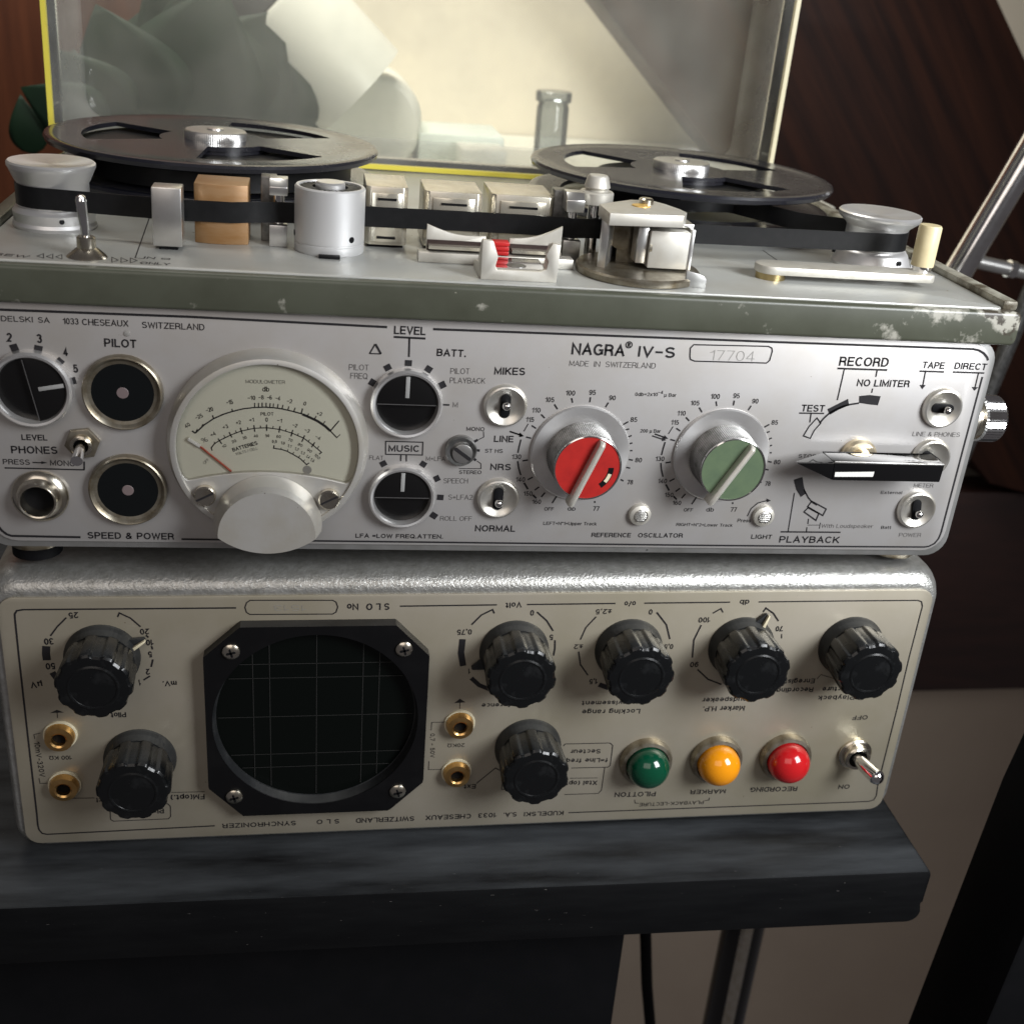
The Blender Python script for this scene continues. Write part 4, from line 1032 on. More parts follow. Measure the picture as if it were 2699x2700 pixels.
# gate plate with fork
gp = obj('head_gate', MB().box(-29.6, 19.2, 20.4, 25.5, 86.0, 89.2), 'matte_alloy', rec, bevel=0.3)
for x0, x1, z1, z2 in ((-27, -8.5, 97, 94.2), (-1.0, 15.5, 94.0, 98.6)):
    n = 8
    top = [(x0 + (x1 - x0) * i / n, z1 + (z2 - z1) * i / n - 1.3 * math.sin(PI * i / n)) for i in range(n + 1)]
    obj('shield', MB().prism([(x0, 89.1)] + top + [(x1, 89.1)], 24.2, 25.4), 'matte_alloy', gp, bevel=0.15)
    obj('spring_strip', MB().box(x0 + 0.5, x1 - 0.5, 20.6, 23.8, 90.2, 91.2), 'head_face', gp)
    obj('copper_lining', MB().box(x0 + 0.2, x1 - 0.2, 23.8, 24.3, 89.2, 92.4), 'board_wood', gp)
rt = MB()
for k in range(3): rt.box(-7.0, -1.6, 20.4, 24.6, 89.4 + k * 1.45, 90.55 + k * 1.45)
rt.box(-6.6, -2.0, 20.9, 24.4, 89.2, 93.4)
obj('red_tab', rt, 'red_tag', gp, bevel=0.15)
U = [(-12.4, 86.0), (10.6, 86.0), (10.9, 97.4), (8.4, 97.8), (6.6, 94.2), (7.6, 92.4), (7.2, 89.9), (5.4, 89.2), (-7.6, 89.2), (-8.2, 90.2), (-7.6, 93.0), (-9.4, 97.6), (-12.6, 97.8)]
fk = obj('gate_fork', MB().prism(U, 2.4, 4.4), 'matte_alloy', rec, bevel=0.25)
for s, (xa, xb) in ((-1, (-12.7, -9.4)), (1, (7.4, 10.9))):
    obj('fork_arm', MB().prism([(4.3, 86.0), (18, 86.0), (18, 88.4), (9, 90), (4.3, 97.6)], xa, xb, plane='yz'), 'matte_alloy', fk, bevel=0.25)
obj('fork_bed', MB().box(-9.4, 7.4, 4.3, 18, 86.0, 89.4), 'chrome', fk)
obj('fork_hole', MB().lathe([(3.0, 89.35), (3.0, 89.48)], (-1.0, 8.0, 0), axis='z', seg=32), 'knurled_steel', fk)

# pinch roller carriage
pr = obj('pinch_carriage', MB().lathe([(19.6, 86.2), (19.8, 86.6), (19.8, 88.0), (19.2, 88.6), (0, 88.7)], (0, 0, 0), axis='z', seg=72, cap0=False).box(0, 0, 0, 0, 87, 87), 'tarnished', rec, loc=(40.0, 20.0, 0), bevel=0)
hexa = [(25.26,20.49), (25.45,5.97), (49.36,8.91), (51.92,14.83), (51.27,19.36), (48.45,27.02), (45.22,32.29), (37.66,31.18)]
hexa = [(x - 40.0, y - 20.0) for x, y in hexa]
obj('top_plate', MB().prism(hexa, 103.3, 107.0, plane='xy'), 'matte_alloy', pr, bevel=0.3)
obj('yellow_spot', MB().lathe([(3.0, 106.9), (2.9, 107.25)], (-1.2, 1.0, 0), axis='z', seg=32), 'yellow_dot', pr)
ps = obj('top_screw', MB().lathe([(2.4, 106.9), (2.3, 108.3), (1.8, 108.7)], (1.6, 6.0, 0), axis='z', seg=28), 'nickel', pr)
obj('side_wall', MB().prism([(-14.6, -5.0), (-12.2, -6.0), (-6.0, 9.0), (-9.0, 12.0)], 88.6, 103.3, plane='xy'), 'aluminium', pr, bevel=0.2)
obj('inner_wall', MB().box(-6.5, 6.0, 4.0, 6.0, 88.6, 103.3), 'tarnished', pr)
obj('rubber_roller', MB().lathe([(6.2, 89.4), (6.4, 90), (6.4, 102), (6.2, 102.6)], (-2.0, 11.5, 0), axis='z', seg=40), 'flat_black', pr)
obj('inner_disc', MB().lathe([(4.4, 0), (4.4, 0.5), (4.0, 0.6), (0, 0.6)], (-5.2, 4.0, 97.0), axis='-y', seg=40), 'tarnished', pr)
obj('clamp_block', MB().box(1.2, 14.0, -6.0, 0.5, 89.3, 101.0), 'matte_alloy', pr, bevel=0.45)
obj('clamp_plate', MB().box(-2.4, 1.0, -4.6, 2.0, 90.4, 101.6), 'aluminium', pr, bevel=0.3)
obj('clamp_washer', MB().lathe([(3.6, 0), (3.6, 0.8)], (1.35, -2.6, 95.6), axis='x', seg=28), 'tarnished', pr)
br = MB().prism([(14.3, -4.5), (15.9, -4.5), (15.9, 7.0), (14.3, 7.0)], 88.8, 101.6, plane='xy')
br.prism([(3.5, 2.0), (7.0, -1.6), (15.9, -2.2), (15.9, 9.0), (8, 9.0)], 101.6, 102.8, plane='xy')
obj('angle_bracket', br, 'aluminium', pr, bevel=0.3)
obj('stop_tab', MB().prism([(11.5, 86.0), (18.2, 86.0), (18.2, 88.6), (17.2, 89.7), (15.4, 90.4), (11.5, 91.2)], -14.9, -14.1), 'case_silver', pr, bevel=0.15)

# crank arm with its ivory handle
ck = MB()
ax0, ay0, ax1, ay1 = 86.0, 24.0, 139.0, 23.0
d = Vector((ax1 - ax0, ay1 - ay0)).normalized(); n = Vector((-d.y, d.x))
ang = math.degrees(math.atan2(d.y, d.x))
pl = [(ax0 + 5.6 * math.cos(rad(t + ang)), ay0 + 5.6 * math.sin(rad(t + ang))) for t in range(90, 271, 15)] + [(ax1 - n.x * 5.0, ay1 - n.y * 5.0), (ax1 + 2 + 0, ay1 - 4.0), (ax1 + 2, ay1 + 4.0), (ax1 + n.x * 5.0, ay1 + n.y * 5.0)]
ck.prism(pl, 88.0, 90.8, plane='xy')
ca = obj('crank_arm', ck, 'matte_alloy', rec, bevel=0.6)
obj('crank_pivot', MB().lathe([(4.9, 86.0), (4.9, 88.1)], (86.0, 24.0, 0), axis='z', seg=36), 'brass_foot', ca)
obj('ferrule', MB().lathe([(3.3, 90.7), (3.3, 92.4)], (138.8, 25.4, 0), axis='z', seg=32), 'chrome', ca)
obj('ivory_handle', MB().lathe([(3.7, 92.4), (3.75, 92.9), (3.75, 105.2), (3.4, 105.8), (0, 105.9)], (138.8, 25.4, 0), axis='z', seg=40), 'ivory', ca)

# --- clear lid standing open at the rear
LX0, LX1, LZ0, LZ1, LY = -168.4, 143.0, 86.6, 300.0, 186.5
def lid_loop(inset, y, r): return [(x, y, z) for x, z in rounded(LX0 + inset, LX1 - inset, LZ0 + inset * 0.9, LZ1 - inset, r, 8)]
l0 = lid_loop(0.4, LY + 1.5, 9); l1 = lid_loop(4.0, LY + 24, 9); l2 = lid_loop(9.0, LY + 33, 10); l3 = lid_loop(15, LY + 35, 10)
n = len(l0)
lm = MB().add(l0 + l1 + l2 + l3, [(k * n + i, k * n + (i + 1) % n, (k + 1) * n + (i + 1) % n, (k + 1) * n + i) for k in range(3) for i in range(n)] + [tuple(range(3 * n, 4 * n))])
lid = obj('clear_lid', lm, 'clear_acrylic', rec, smooth=50)
lid.data.materials.append(MATS['acrylic_wall'])
for p in lid.data.polygons:
    if abs(p.normal.y) < 0.9: p.material_index = 1
sol = lid.modifiers.new('thickness', 'SOLIDIFY'); sol.thickness = 0.0022; sol.offset = 0
def edge_strip(keep, name, m, label=None):
    e = rounded(LX0, LX1, LZ0, LZ1, 9, 8); e = e[:27] + [(118.0, LZ0)] + e[27:]; s = MB(); N = len(e)
    idx = [i for i in range(N) if keep(*e[i])]
    for i in range(N):
        j = (i + 1) % N
        if i in idx and j in idx:
            (xa, za), (xb, zb) = e[i], e[j]
            cx, cz = (LX0 + LX1) / 2, (LZ0 + LZ1) / 2
            def inn(x, z): return (x + (1.9 if x < cx else -1.9) * min(1, abs(x - cx) / 147) ** 8, z + (1.9 if z < cz else -1.9) * min(1, abs(z - cz) / 100) ** 8)
            ia, ib = inn(xa, za), inn(xb, zb)
            s.add([(xa, LY - 1.2, za), (xb, LY - 1.2, zb), (ib[0], LY - 1.2, ib[1]), (ia[0], LY - 1.2, ia[1]), (xa, LY + 1.4, za), (xb, LY + 1.4, zb), (ib[0], LY + 1.4, ib[1]), (ia[0], LY + 1.4, ia[1])],
                  [(0, 1, 2, 3), (7, 6, 5, 4), (0, 4, 5, 1), (3, 2, 6, 7), (0, 3, 7, 4), (1, 5, 6, 2)])
    return obj(name, s, m, lid, smooth=40, label=label)
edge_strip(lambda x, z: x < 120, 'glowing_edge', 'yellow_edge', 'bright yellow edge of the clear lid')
edge_strip(lambda x, z: x > LX1 - 26, 'pale_edge', 'pale_edge', 'pale cream edge of the clear lid')

# ================================================================ REELS AND TAPE (lifted off the deck: things of their own)
def on_rec(loc):
    c, s = math.cos(ROLL), math.sin(ROLL)
    return (REC_LOC[0] + loc[0] * c + loc[2] * s, loc[1], -loc[0] * s + loc[2] * c)
def reel(loc, label, turn, pack):
    t = thing('tape_reel', label, 'tape reel', on_rec((loc[0], loc[1], 89.6)), REC_ROT, 'reels on the recorder deck')
    def flange(z0, z1, name):
        m = MB(); R = 60.0; K = 96; ri, ro = 20.0, 47.0
        def inside(a):
            a = (a - turn) % 120; return min(a, 120 - a) < 30
        rs = [0.01, 9.0, ri, ro, 56.0, 58.3, 59.5, R]
        zt = [z1, z1, z1, z1, z1, z1 + 0.45, z1 + 0.1, (z0 + z1) / 2]
        zb = [z0, z0, z0, z0, z0 - 0.3, z0 - 1.1, z0 - 0.6, (z0 + z1) / 2]
        V = {}
        vs = []; fs = []
        for k, r in enumerate(rs):
            for i in range(K):
                a = 2 * PI * i / K
                V[(k, i, 1)] = len(vs); vs.append((r * math.cos(a), r * math.sin(a), zt[k]))
                V[(k, i, 0)] = len(vs); vs.append((r * math.cos(a), r * math.sin(a), zb[k]))
        hole = lambda k, i: k == 2 and inside((i + 0.5) * 360 / K)
        for k in range(len(rs) - 1):
            for i in range(K):
                j = (i + 1) % K
                if hole(k, i): continue
                fs.append((V[(k, i, 1)], V[(k, j, 1)], V[(k + 1, j, 1)], V[(k + 1, i, 1)]))
                fs.append((V[(k, j, 0)], V[(k, i, 0)], V[(k + 1, i, 0)], V[(k + 1, j, 0)]))
        for i in range(K):
            j = (i + 1) % K
            if hole(2, i):
                fs.append((V[(2, i, 0)], V[(2, j, 0)], V[(2, j, 1)], V[(2, i, 1)])); fs.append((V[(3, j, 0)], V[(3, i, 0)], V[(3, i, 1)], V[(3, j, 1)]))
                if not hole(2, (i - 1) % K): fs.append((V[(2, i, 0)], V[(2, i, 1)], V[(3, i, 1)], V[(3, i, 0)]))
                if not hole(2, j): fs.append((V[(2, j, 1)], V[(2, j, 0)], V[(3, j, 0)], V[(3, j, 1)]))
        m.add(vs, fs)
        return obj(name, m, 'reel_plastic', t, smooth=40)
    flange(12.4, 14.0, 'upper_flange')
    flange(1.0, 2.8, 'lower_flange')
    obj('hub', MB().lathe([(19.0, 2.8), (19.0, 12.4)], axis='z', seg=56), 'reel_plastic', t)
    obj('wound_tape', MB().lathe([(19.2, 3.6), (pack, 3.6), (pack, 11.0), (19.2, 11.0)], axis='z', seg=72, cap0=False, cap1=False), 'tape_black', t)
    nt = obj('reel_nut', MB().lathe([(11.2, 14.0), (11.2, 16.6), (10.8, 17.1), (9.0, 17.2)], axis='z', seg=360, mod=lambda q, h: 1 - (0.016 if h < 16.8 else 0) * (0.5 + 0.5 * math.cos(90 * q))), 'aluminium', t)
    obj('nut_dimple', MB().lathe([(3.2, 17.1), (3.0, 17.7), (2.0, 18.0), (0, 18.1)], axis='z', seg=28), 'aluminium', nt)
    return t
reel((-97.5, 125.0), 'dusty dark plastic tape reel nearly full of tape, at the left behind the bronze head', 55, 50)
reel((82.5, 127.5), 'clean dark plastic tape reel with little tape, beside the brown wooden beam', 45, 33)
ROLLT = 0
def along(c, r, a0, a1, k=14): return [(c[0] + r * math.cos(rad(a0 + (a1 - a0) * i / k)), c[1] + r * math.sin(rad(a0 + (a1 - a0) * i / k))) for i in range(k + 1)]
path = [(-128.0, 92.0)] + along((-140.3, 44.5), 10.75, 20, -20, 4)[::1][:0]
path = [(-140.0, 98.0), (-150.6, 60)] + along((-140.3, 44.5), 10.8, 170, 274, 14) + [(-104, 29.0), (-92, 29.3), (-86, 29.3), (-79, 32.0), (-72, 34.0), (-60, 35.2)] + [(-41.4, 35.4), (-17.6, 36.6), (4.8, 37.0), (15.0, 36.4), (20.7, 35.3), (28.6, 36.9), (36, 36.0)] + [(60, 37.6)] + along((133.4, 52.0), 10.8, 262, 415, 16) + [(112, 71), (96, 96.8)]
tp = obj('magnetic_tape', MB().ribbon(path, 92.9, 99.2, 0.25), 'tape_black', None, loc=REC_LOC, rot=REC_ROT, smooth=40)
tag(tp, 'thin black tape threaded past the heads between the two reels', 'recording tape')

# ================================================================ SYNCHRONIZER
syn = thing('synchronizer', 'silver synchronizer box with a round black screen, standing upside down under the tape recorder', 'synchronizer', (155, 0, -120))
Z0 = 120.0
def sy(pts): return [(x - 155, z + Z0) for x, z in pts]
zt = -12.2
cs = MB()
sec = rounded(-7.0, 317.0, -119.6, zt, 9.0, 8)
def inset(P, d):
    cx, cz = 155, -66
    return [(x + (d if x < cx else -d) * 0.45 * min(1, abs(x - cx) / 150), z + (d * 0.38 if z < cz else -d) * min(1, abs(z - cz) / 45)) for x, z in P]
rings = [(inset(sec, 6.4), 0.9), (inset(sec, 4.6), 1.2), (inset(sec, 2.7), 2.4), (inset(sec, 1.1), 4.8), (inset(sec, 0.25), 7.8), (sec, 10.8), (sec, 215)]
vs = []; fs = []; n = len(sec)
for P, y in rings: vs += [(x - 155, y, z + Z0) for x, z in P]
for k in range(len(rings) - 1):
    for i in range(n): fs.append((k * n + i, k * n + (i + 1) % n, (k + 1) * n + (i + 1) % n, (k + 1) * n + i))
fs += [tuple(range(n))[::-1], tuple(range((len(rings) - 1) * n, len(rings) * n))]
obj('case', cs.add(vs, fs), 'hammered_silver', syn, smooth=60)
for sx in (-135, 135):
    for yy in (20, 190): obj('foot', MB().lathe([(8, -3.7), (8, 0.6)], (sx, yy, 0), axis='z', seg=24), 'flat_black', syn)
spn = obj('front_panel', MB().prism(sy(rounded(-2.6, 313.4, -116.6, -19.3, 5.0)), 0.0, 1.0), 'aged_panel', syn, bevel=0.25)
SPP = lambda a, b: (a - 155, -0.10, b + Z0)
TXT_S = [
('S L O',120.0,-22.4,112.33,-22.42,2.56,'b'),
('No',109.77,-22.39,106.05,-22.45,2.45,'b'),
('1513',92.92,-22.71,82.43,-22.69,2.16,'f'),
('Volt',164.28,-22.46,158.82,-22.67,2.16,'b'),
('o/o',203.92,-22.53,199.9,-22.6,2.05,'b'),
('db',244.59,-22.4,241.15,-22.37,2.15,'b'),
('SYNCHRONIZER',89.29,-111.07,63.58,-111.12,2.05,'b'),
('S L O',104.61,-111.03,96.56,-111.0,2.05,'b'),
('SWITZERLAND',131.55,-111.13,110.49,-111.02,2.16,'b'),
('CHESEAUX',152.29,-111.02,135.65,-111.02,2.16,'b'),
('1033',161.76,-111.04,154.98,-111.02,2.05,'b'),
('S.A.',169.25,-111.09,164.33,-111.17,2.05,'b'),
('KUDELSKI',186.9,-111.31,171.98,-111.22,2.05,'b'),
('25',21.42,-24.47,18.48,-24.64,2.24,'b'),
('30',13.24,-33.93,10.26,-34.01,2.44,'b'),
('50',12.93,-43.21,9.91,-43.32,2.44,'b'),
('µV',8.22,-50.16,4.56,-50.52,2.34,'b'),
('20',42.85,-30.86,39.99,-30.95,2.24,'b'),
('10',44.03,-34.99,41.63,-35.04,2.24,'b'),
('5',43.32,-39.44,42.02,-39.51,2.34,'b'),
('2',42.15,-46.1,40.91,-46.21,2.34,'b'),
('1',39.08,-50.23,38.44,-50.3,2.24,'b'),
('mV.',50.61,-50.97,46.09,-51.09,2.05,'b'),
('Pilot',33.76,-62.86,28.86,-63.04,2.05,'b'),
('100 KΩ',15.2,-79.86,7.97,-79.73,1.66,'n'),
('10mV-320V',3.7,-73.88,4.28,-88.28,1.76,'n'),
('Direct',27.33,-97.99,21.7,-97.88,2.05,'n'),
('FM(opt.)',58.0,-97.86,46.57,-97.75,2.24,'b'),
('Play',44.0,-103.44,38.78,-103.4,2.15,'b'),
('20KΩ',148.15,-79.59,142.02,-79.55,1.59,'n'),
('0,7 - 50V',135.74,-75.05,136.19,-85.39,1.59,'n'),
('0',168.77,-25.55,167.45,-25.59,2.28,'b'),
('5',176.27,-35.27,174.93,-35.31,2.28,'b'),
('0,75',148.0,-32.76,142.96,-32.84,2.16,'b'),
('1',148.3,-48.39,147.59,-48.43,2.16,'b'),
('Reference',167.15,-62.9,153.25,-62.85,1.82,'b'),
('±2,5',195.78,-25.46,190.14,-25.55,2.05,'b'),
('0',210.26,-25.8,208.9,-25.83,2.16,'b'),
('±2',187.05,-39.31,183.9,-39.42,1.94,'b'),
('1,5',193.77,-53.62,190.71,-53.77,2.16,'b'),
('0,5',219.51,-39.9,216.17,-39.95,2.05,'b'),
('Asservissement',212.73,-63.19,189.04,-62.88,1.94,'b'),
('Locking range',210.84,-66.84,189.51,-66.57,2.05,'b'),
('100',231.47,-29.21,227.21,-29.27,2.15,'b'),
('90',229.81,-47.4,226.69,-47.46,2.21,'b'),
('70',258.87,-33.16,256.08,-33.25,2.21,'b'),
('Loudspeaker',252.11,-62.92,233.43,-62.75,2.08,'b'),
('Marker H.P.',250.13,-66.61,234.21,-66.49,2.21,'b'),
('Recording',275.08,-59.25,261.08,-59.3,2.08,'b'),
('Enregistr.',274.98,-55.52,261.33,-55.6,2.08,'b'),
('Playback',291.92,-63.11,277.69,-63.07,2.08,'b'),
('Lecture',289.6,-59.28,278.6,-59.27,2.08,'b'),
('OFF',298.97,-72.22,292.88,-72.31,1.95,'b'),
('ON',298.36,-104.11,293.74,-104.08,2.05,'b'),
('PILOTTON',221.35,-104.03,205.58,-103.74,2.19,'b'),
('MARKER',248.66,-104.1,234.71,-103.89,2.05,'b'),
('RECORDING',277.15,-104.11,258.32,-103.78,2.19,'b'),
('PLAYBACK-LECTURE',240.71,-109.12,215.57,-109.1,1.61,'n'),
('Secteur',198.13,-83.92,186.89,-83.75,1.94,'b'),
('f=Line freq',201.23,-87.94,185.74,-87.71,1.94,'b'),
('Xtal (opt.)',198.32,-97.96,184.62,-97.75,2.05,'b'),
('Ext.',153.27,-97.76,148.16,-97.72,1.94,'b'),
]
LINES_S = [
(0.52,[(61.04,-111.91),(25.97,-112.45),(4.43,-112.74)]),
(0.52,[(4.43,-112.74),(2.94,-112.23),(2.08,-110.7),(1.82,-108.71)]),
(0.58,[(1.82,-108.71),(1.92,-104.06),(1.96,-86.68),(2.04,-55.96),(2.15,-41.57),(2.32,-26.97)]),
(0.58,[(2.32,-26.97),(2.4,-25.01),(3.15,-23.78),(5.11,-23.41)]),
(0.55,[(5.11,-23.41),(32.39,-23.5),(70.5,-23.58)]),
(0.52,[(123.44,-23.58),(155.89,-23.45)]),
(0.52,[(166.11,-23.44),(196.75,-23.38)]),
(0.52,[(206.92,-23.38),(237.6,-23.36)]),
(0.49,[(248.0,-23.37),(281.89,-23.33),(307.52,-23.4)]),
(0.49,[(307.52,-23.4),(309.1,-23.93),(309.9,-25.8)]),
(0.46,[(309.9,-25.8),(309.7,-47.41),(309.96,-69.33),(309.84,-104.92)]),
(0.43,[(309.84,-104.92),(310.32,-110.08),(309.64,-112.06),(307.83,-112.62)]),
(0.46,[(307.83,-112.62),(300.21,-112.69),(240.41,-112.52),(188.83,-112.35)]),
(0.38,[(74.94,-20.81),(101.34,-21.1),(102.46,-21.79),(103.06,-23.6),(102.5,-25.57),(101.39,-26.28),(74.84,-26.08),(73.76,-25.3),(73.27,-23.5),(73.83,-21.72),(74.94,-20.81)]),
(0.51,[(17.8,-26.49),(14.85,-29.69),(12.42,-33.13)]),
(2.46,[(10.83,-36.92),(10.52,-39.69),(10.55,-42.22)]),
(2.03,[(11.78,-46.86),(13.36,-49.83)]),
(0.51,[(33.45,-26.48),(34.08,-24.98),(37.41,-26.97),(40.32,-30.21)]),
(0.58,[(41.79,-33.4),(42.56,-34.21)]),
(0.58,[(43.34,-37.52),(43.57,-38.78)]),
(0.58,[(43.49,-42.6),(42.82,-45.43)]),
(0.58,[(42.26,-48.93),(40.12,-50.48)]),
(0.26,[(11.94,-64.63),(12.0,-62.53)]),
(0.22,[(6.06,-70.41),(3.97,-70.95),(4.07,-72.7)]),
(0.22,[(3.97,-88.76),(4.11,-90.97),(6.51,-90.98)]),
(0.23,[(11.68,-97.62),(21.31,-97.86)]),
(0.22,[(58.04,-96.85),(46.82,-96.65)]),
(0.29,[(26.06,-102.48),(25.93,-107.33),(26.86,-108.15),(45.29,-108.04),(46.14,-107.05),(46.26,-102.68),(45.4,-101.46),(27.11,-101.26)]),
(0.58,[(155.21,-26.76),(154.51,-25.26),(150.81,-27.34),(147.76,-31.04)]),
(2.17,[(145.04,-36.65),(144.77,-42.09),(145.77,-47.34)]),
(1.59,[(148.86,-52.31),(151.82,-55.31),(155.55,-57.1)]),
(0.58,[(169.79,-26.42),(173.4,-29.8),(176.01,-33.91)]),
(0.58,[(176.96,-37.59),(177.24,-40.79),(177.03,-43.84)]),
(0.49,[(190.55,-28.52),(187.36,-32.72),(185.91,-37.63)]),
(0.52,[(185.74,-42.34),(186.9,-47.68),(190.05,-52.16)]),
(0.58,[(211.79,-27.07),(215.88,-32.06),(217.9,-37.92)]),
(1.88,[(194.43,-56.1),(198.08,-57.63)]),
(0.51,[(231.99,-27.7),(234.68,-25.86),(235.66,-27.44)]),
(0.58,[(228.51,-32.39),(226.69,-38.41),(227.13,-45.65)]),
(0.58,[(229.76,-50.67),(234.28,-54.88),(239.62,-57.21)]),
(0.58,[(250.32,-27.44),(251.09,-25.87),(254.18,-27.99),(256.65,-31.21)]),
(0.43,[(258.75,-36.51),(259.07,-38.33)]),
(0.23,[(275.62,-55.74),(276.84,-53.88),(282.5,-55.84)]),
(0.23,[(140.84,-70.33),(136.01,-70.3),(136.01,-73.6)]),
(0.23,[(135.76,-86.86),(135.78,-90.58),(140.6,-90.65)]),
(0.26,[(145.54,-64.94),(145.48,-62.08)]),
(0.32,[(184.05,-82.08),(184.63,-81.19),(201.18,-81.36),(202.33,-82.43),(202.38,-91.3),(201.59,-92.13),(187.93,-91.95)]),
(0.29,[(200.4,-92.15),(200.25,-102.43),(199.21,-103.95),(186.48,-103.88)]),
(0.23,[(198.21,-96.83),(187.85,-96.52)]),
(0.29,[(165.22,-97.29),(162.85,-97.31),(162.76,-100.45),(165.47,-100.76)]),
(0.35,[(153.4,-97.39),(159.89,-90.83),(161.84,-92.12)]),
(0.29,[(145.4,-97.42),(148.01,-97.59)]),
(0.29,[(242.62,-107.88),(242.58,-109.04),(241.08,-109.22)]),
(0.29,[(213.47,-107.53),(213.85,-109.02),(215.24,-109.25)]),
]
POLYS_S = [
[(9.82,-62.56),(12.03,-61.37),(14.15,-62.5)],
[(143.48,-62.48),(145.4,-60.66),(147.42,-62.25)],
]
ink = MB(); fnt = MB(); ln = MB()
for t in TXT_S: letter(fnt if t[6] == 'f' else ink, t, SPP)
for wd, pts in LINES_S: ln.polyline(pts, wd, SPP)
for q in POLYS_S: ln.flat(q, SPP)
obj('printed_lettering', ink, 'black_ink', spn, smooth=0, merge=False, recalc=False)
obj('serial_number', fnt, 'engraved', spn, smooth=0, merge=False, recalc=False)
obj('printed_lines', ln, 'black_ink', spn, smooth=0, merge=False, recalc=False)

# fluted black knobs, one built and copied with its parts
skirt_m = mesh_of('skirt', MB().lathe([(12.0, 0), (12.0, 1.0), (11.4, 2.2), (10.9, 5.0)], seg=48, cap0=False)); skirt_m.materials.append(MATS['dusty_plastic'])
NF = 10
def sstep(a, b, x):
    x = min(1, max(0, (x - a) / (b - a))); return x * x * (3 - 2 * x)
body_m = mesh_of('grip', MB().lathe([(11.2, 5.0), (11.4, 5.6), (11.9, 16.6), (11.6, 17.6), (10.9, 18.2), (8.2, 18.6)], seg=200, mod=lambda t, h: 1 - (0.058 if h < 18.4 else 0.0) * sstep(0.25, 0.8, 0.5 - 0.5 * math.cos(NF * t)), cap0=True), smooth=30)
body_m.materials.append(MATS['black_plastic'])
disc_m = mesh_of('cap', MB().lathe([(8.2, 18.55), (7.5, 18.9), (7.0, 18.75), (6.6, 18.2), (0, 18.0)], seg=64, cap0=False)); disc_m.materials.append(MATS['black_plastic'])
point_m = mesh_of('pointer', MB().prism([(-3.0, 9.5), (3.0, 9.5), (0.5, 15.6), (-0.5, 15.6)], -0.6, -2.0), bevel=0.2); point_m.materials.append(MATS['dusty_plastic'])
mark_m = mesh_of('pointer_mark', MB().prism([(0.4, 11.0), (1.6, 11.0), (0.5, 15.8), (-0.1, 15.8)], -1.9, -3.2), bevel=0.15); mark_m.materials.append(MATS['pointer_cream'])
KN = [(27.8, -41.2, -62, 1, 8), (37.3, -81.9, 150, 0, 0), (163.0, -41.6, 112, 1, 12), (203.4, -41.6, 200, 1, 3), (244.4, -41.4, -27, 1, 20), (285.6, -41.8, 200, 0, 28), (171.0, -82.0, 95, 0, 15)]
for x, z, ang, pt, turn in KN:
    kn = obj('fluted_knob', skirt_m, None, syn, loc=(x - 155, 0, z + Z0), rot=(0, 0, 0))
    obj('grip', body_m, None, kn, rot=(0, rad(turn), 0)); obj('cap', disc_m, None, kn)
    if pt:
        obj('pointer', point_m, None, kn, rot=(0, rad(-ang), 0))
        if ang < 0: obj('pointer_mark', mark_m, None, kn, rot=(0, rad(-ang), 0))

# round tube screen behind an eight-sided black bezel
BZ = [(71.6, -28.4), (122.2, -28.4), (133.6, -40.4), (133.6, -92.6), (121.8, -104.6), (71.2, -104.6), (59.8, -92.2), (59.8, -39.6)]
CC = (96.3, -66.0); CR = 34.4
out = sy(BZ); inn = sy(circle(CC[0], CC[1], CR, 64))
bz = MB()
def ring_between(outer, inner, y):
    vo = [(x, y, z) for x, z in outer]; vi = [(x, y, z) for x, z in inner]
    # join every inner point to the outline at the same bearing
    res = []
    c = (CC[0] - 155, CC[1] + Z0)
    for x, z in inner:
        a = math.atan2(z - c[1], x - c[0]); best = None
        for k in range(len(outer)):
            (x1, z1), (x2, z2) = outer[k], outer[(k + 1) % len(outer)]
            dx, dz = math.cos(a), math.sin(a); ex, ez = x2 - x1, z2 - z1
            den = dx * ez - dz * ex
            if abs(den) < 1e-9: continue
            t = ((x1 - c[0]) * ez - (z1 - c[1]) * ex) / den; u = ((x1 - c[0]) * dz - (z1 - c[1]) * dx) / den
            if t > 0 and -1e-6 <= u <= 1 + 1e-6: best = t if best is None else min(best, t)
        res.append((c[0] + math.cos(a) * best, c[1] + math.sin(a) * best))
    return res
K = 240
inn = sy(circle(CC[0], CC[1], CR, K)); oo = ring_between(out, inn, 0)
vs = [(x, -4.4, z) for x, z in oo] + [(x, -4.4, z) for x, z in inn] + [(x, -0.02, z) for x, z in oo] + [(x, -0.02, z) for x, z in inn]
fs = []
for i in range(K):
    j = (i + 1) % K
    fs += [(i, j, K + j, K + i), (2 * K + j, 2 * K + i, 3 * K + i, 3 * K + j), (i, 2 * K + i, 2 * K + j, j), (K + j, 3 * K + j, 3 * K + i, K + i)]
bez = obj('screen_bezel', bz.add(vs, fs), 'crt_black', syn, smooth=25)
cx, cz = CC[0] - 155, CC[1] + Z0
obj('screen_well', MB().lathe([(CR + 0.02, 4.0), (CR - 0.6, 0.4), (CR - 1.0, 0.3)], (cx, 0, cz), seg=96, cap0=False, cap1=False), 'dusty_plastic', bez)
scr = obj('screen', MB().lathe([(CR - 0.8, 0.12), (CR * 0.6, 0.25), (0, 0.32)], (cx, 0, cz), seg=72, cap0=False), 'crt_screen', bez)
gr = MB()
GP = lambda a, b: (a, -0.42, b)
for q in (-21.0, -15.5, 0, 15.5, 21.0):
    hh = math.sqrt((CR - 1.6) ** 2 - q * q)
    gr.polyline([(cx + q, cz - hh), (cx + q, cz + hh)], 0.22, GP); gr.polyline([(cx - hh, cz + q), (cx + hh, cz + q)], 0.22, GP)
obj('graticule', gr, 'graticule', scr, smooth=0, merge=False, recalc=False)
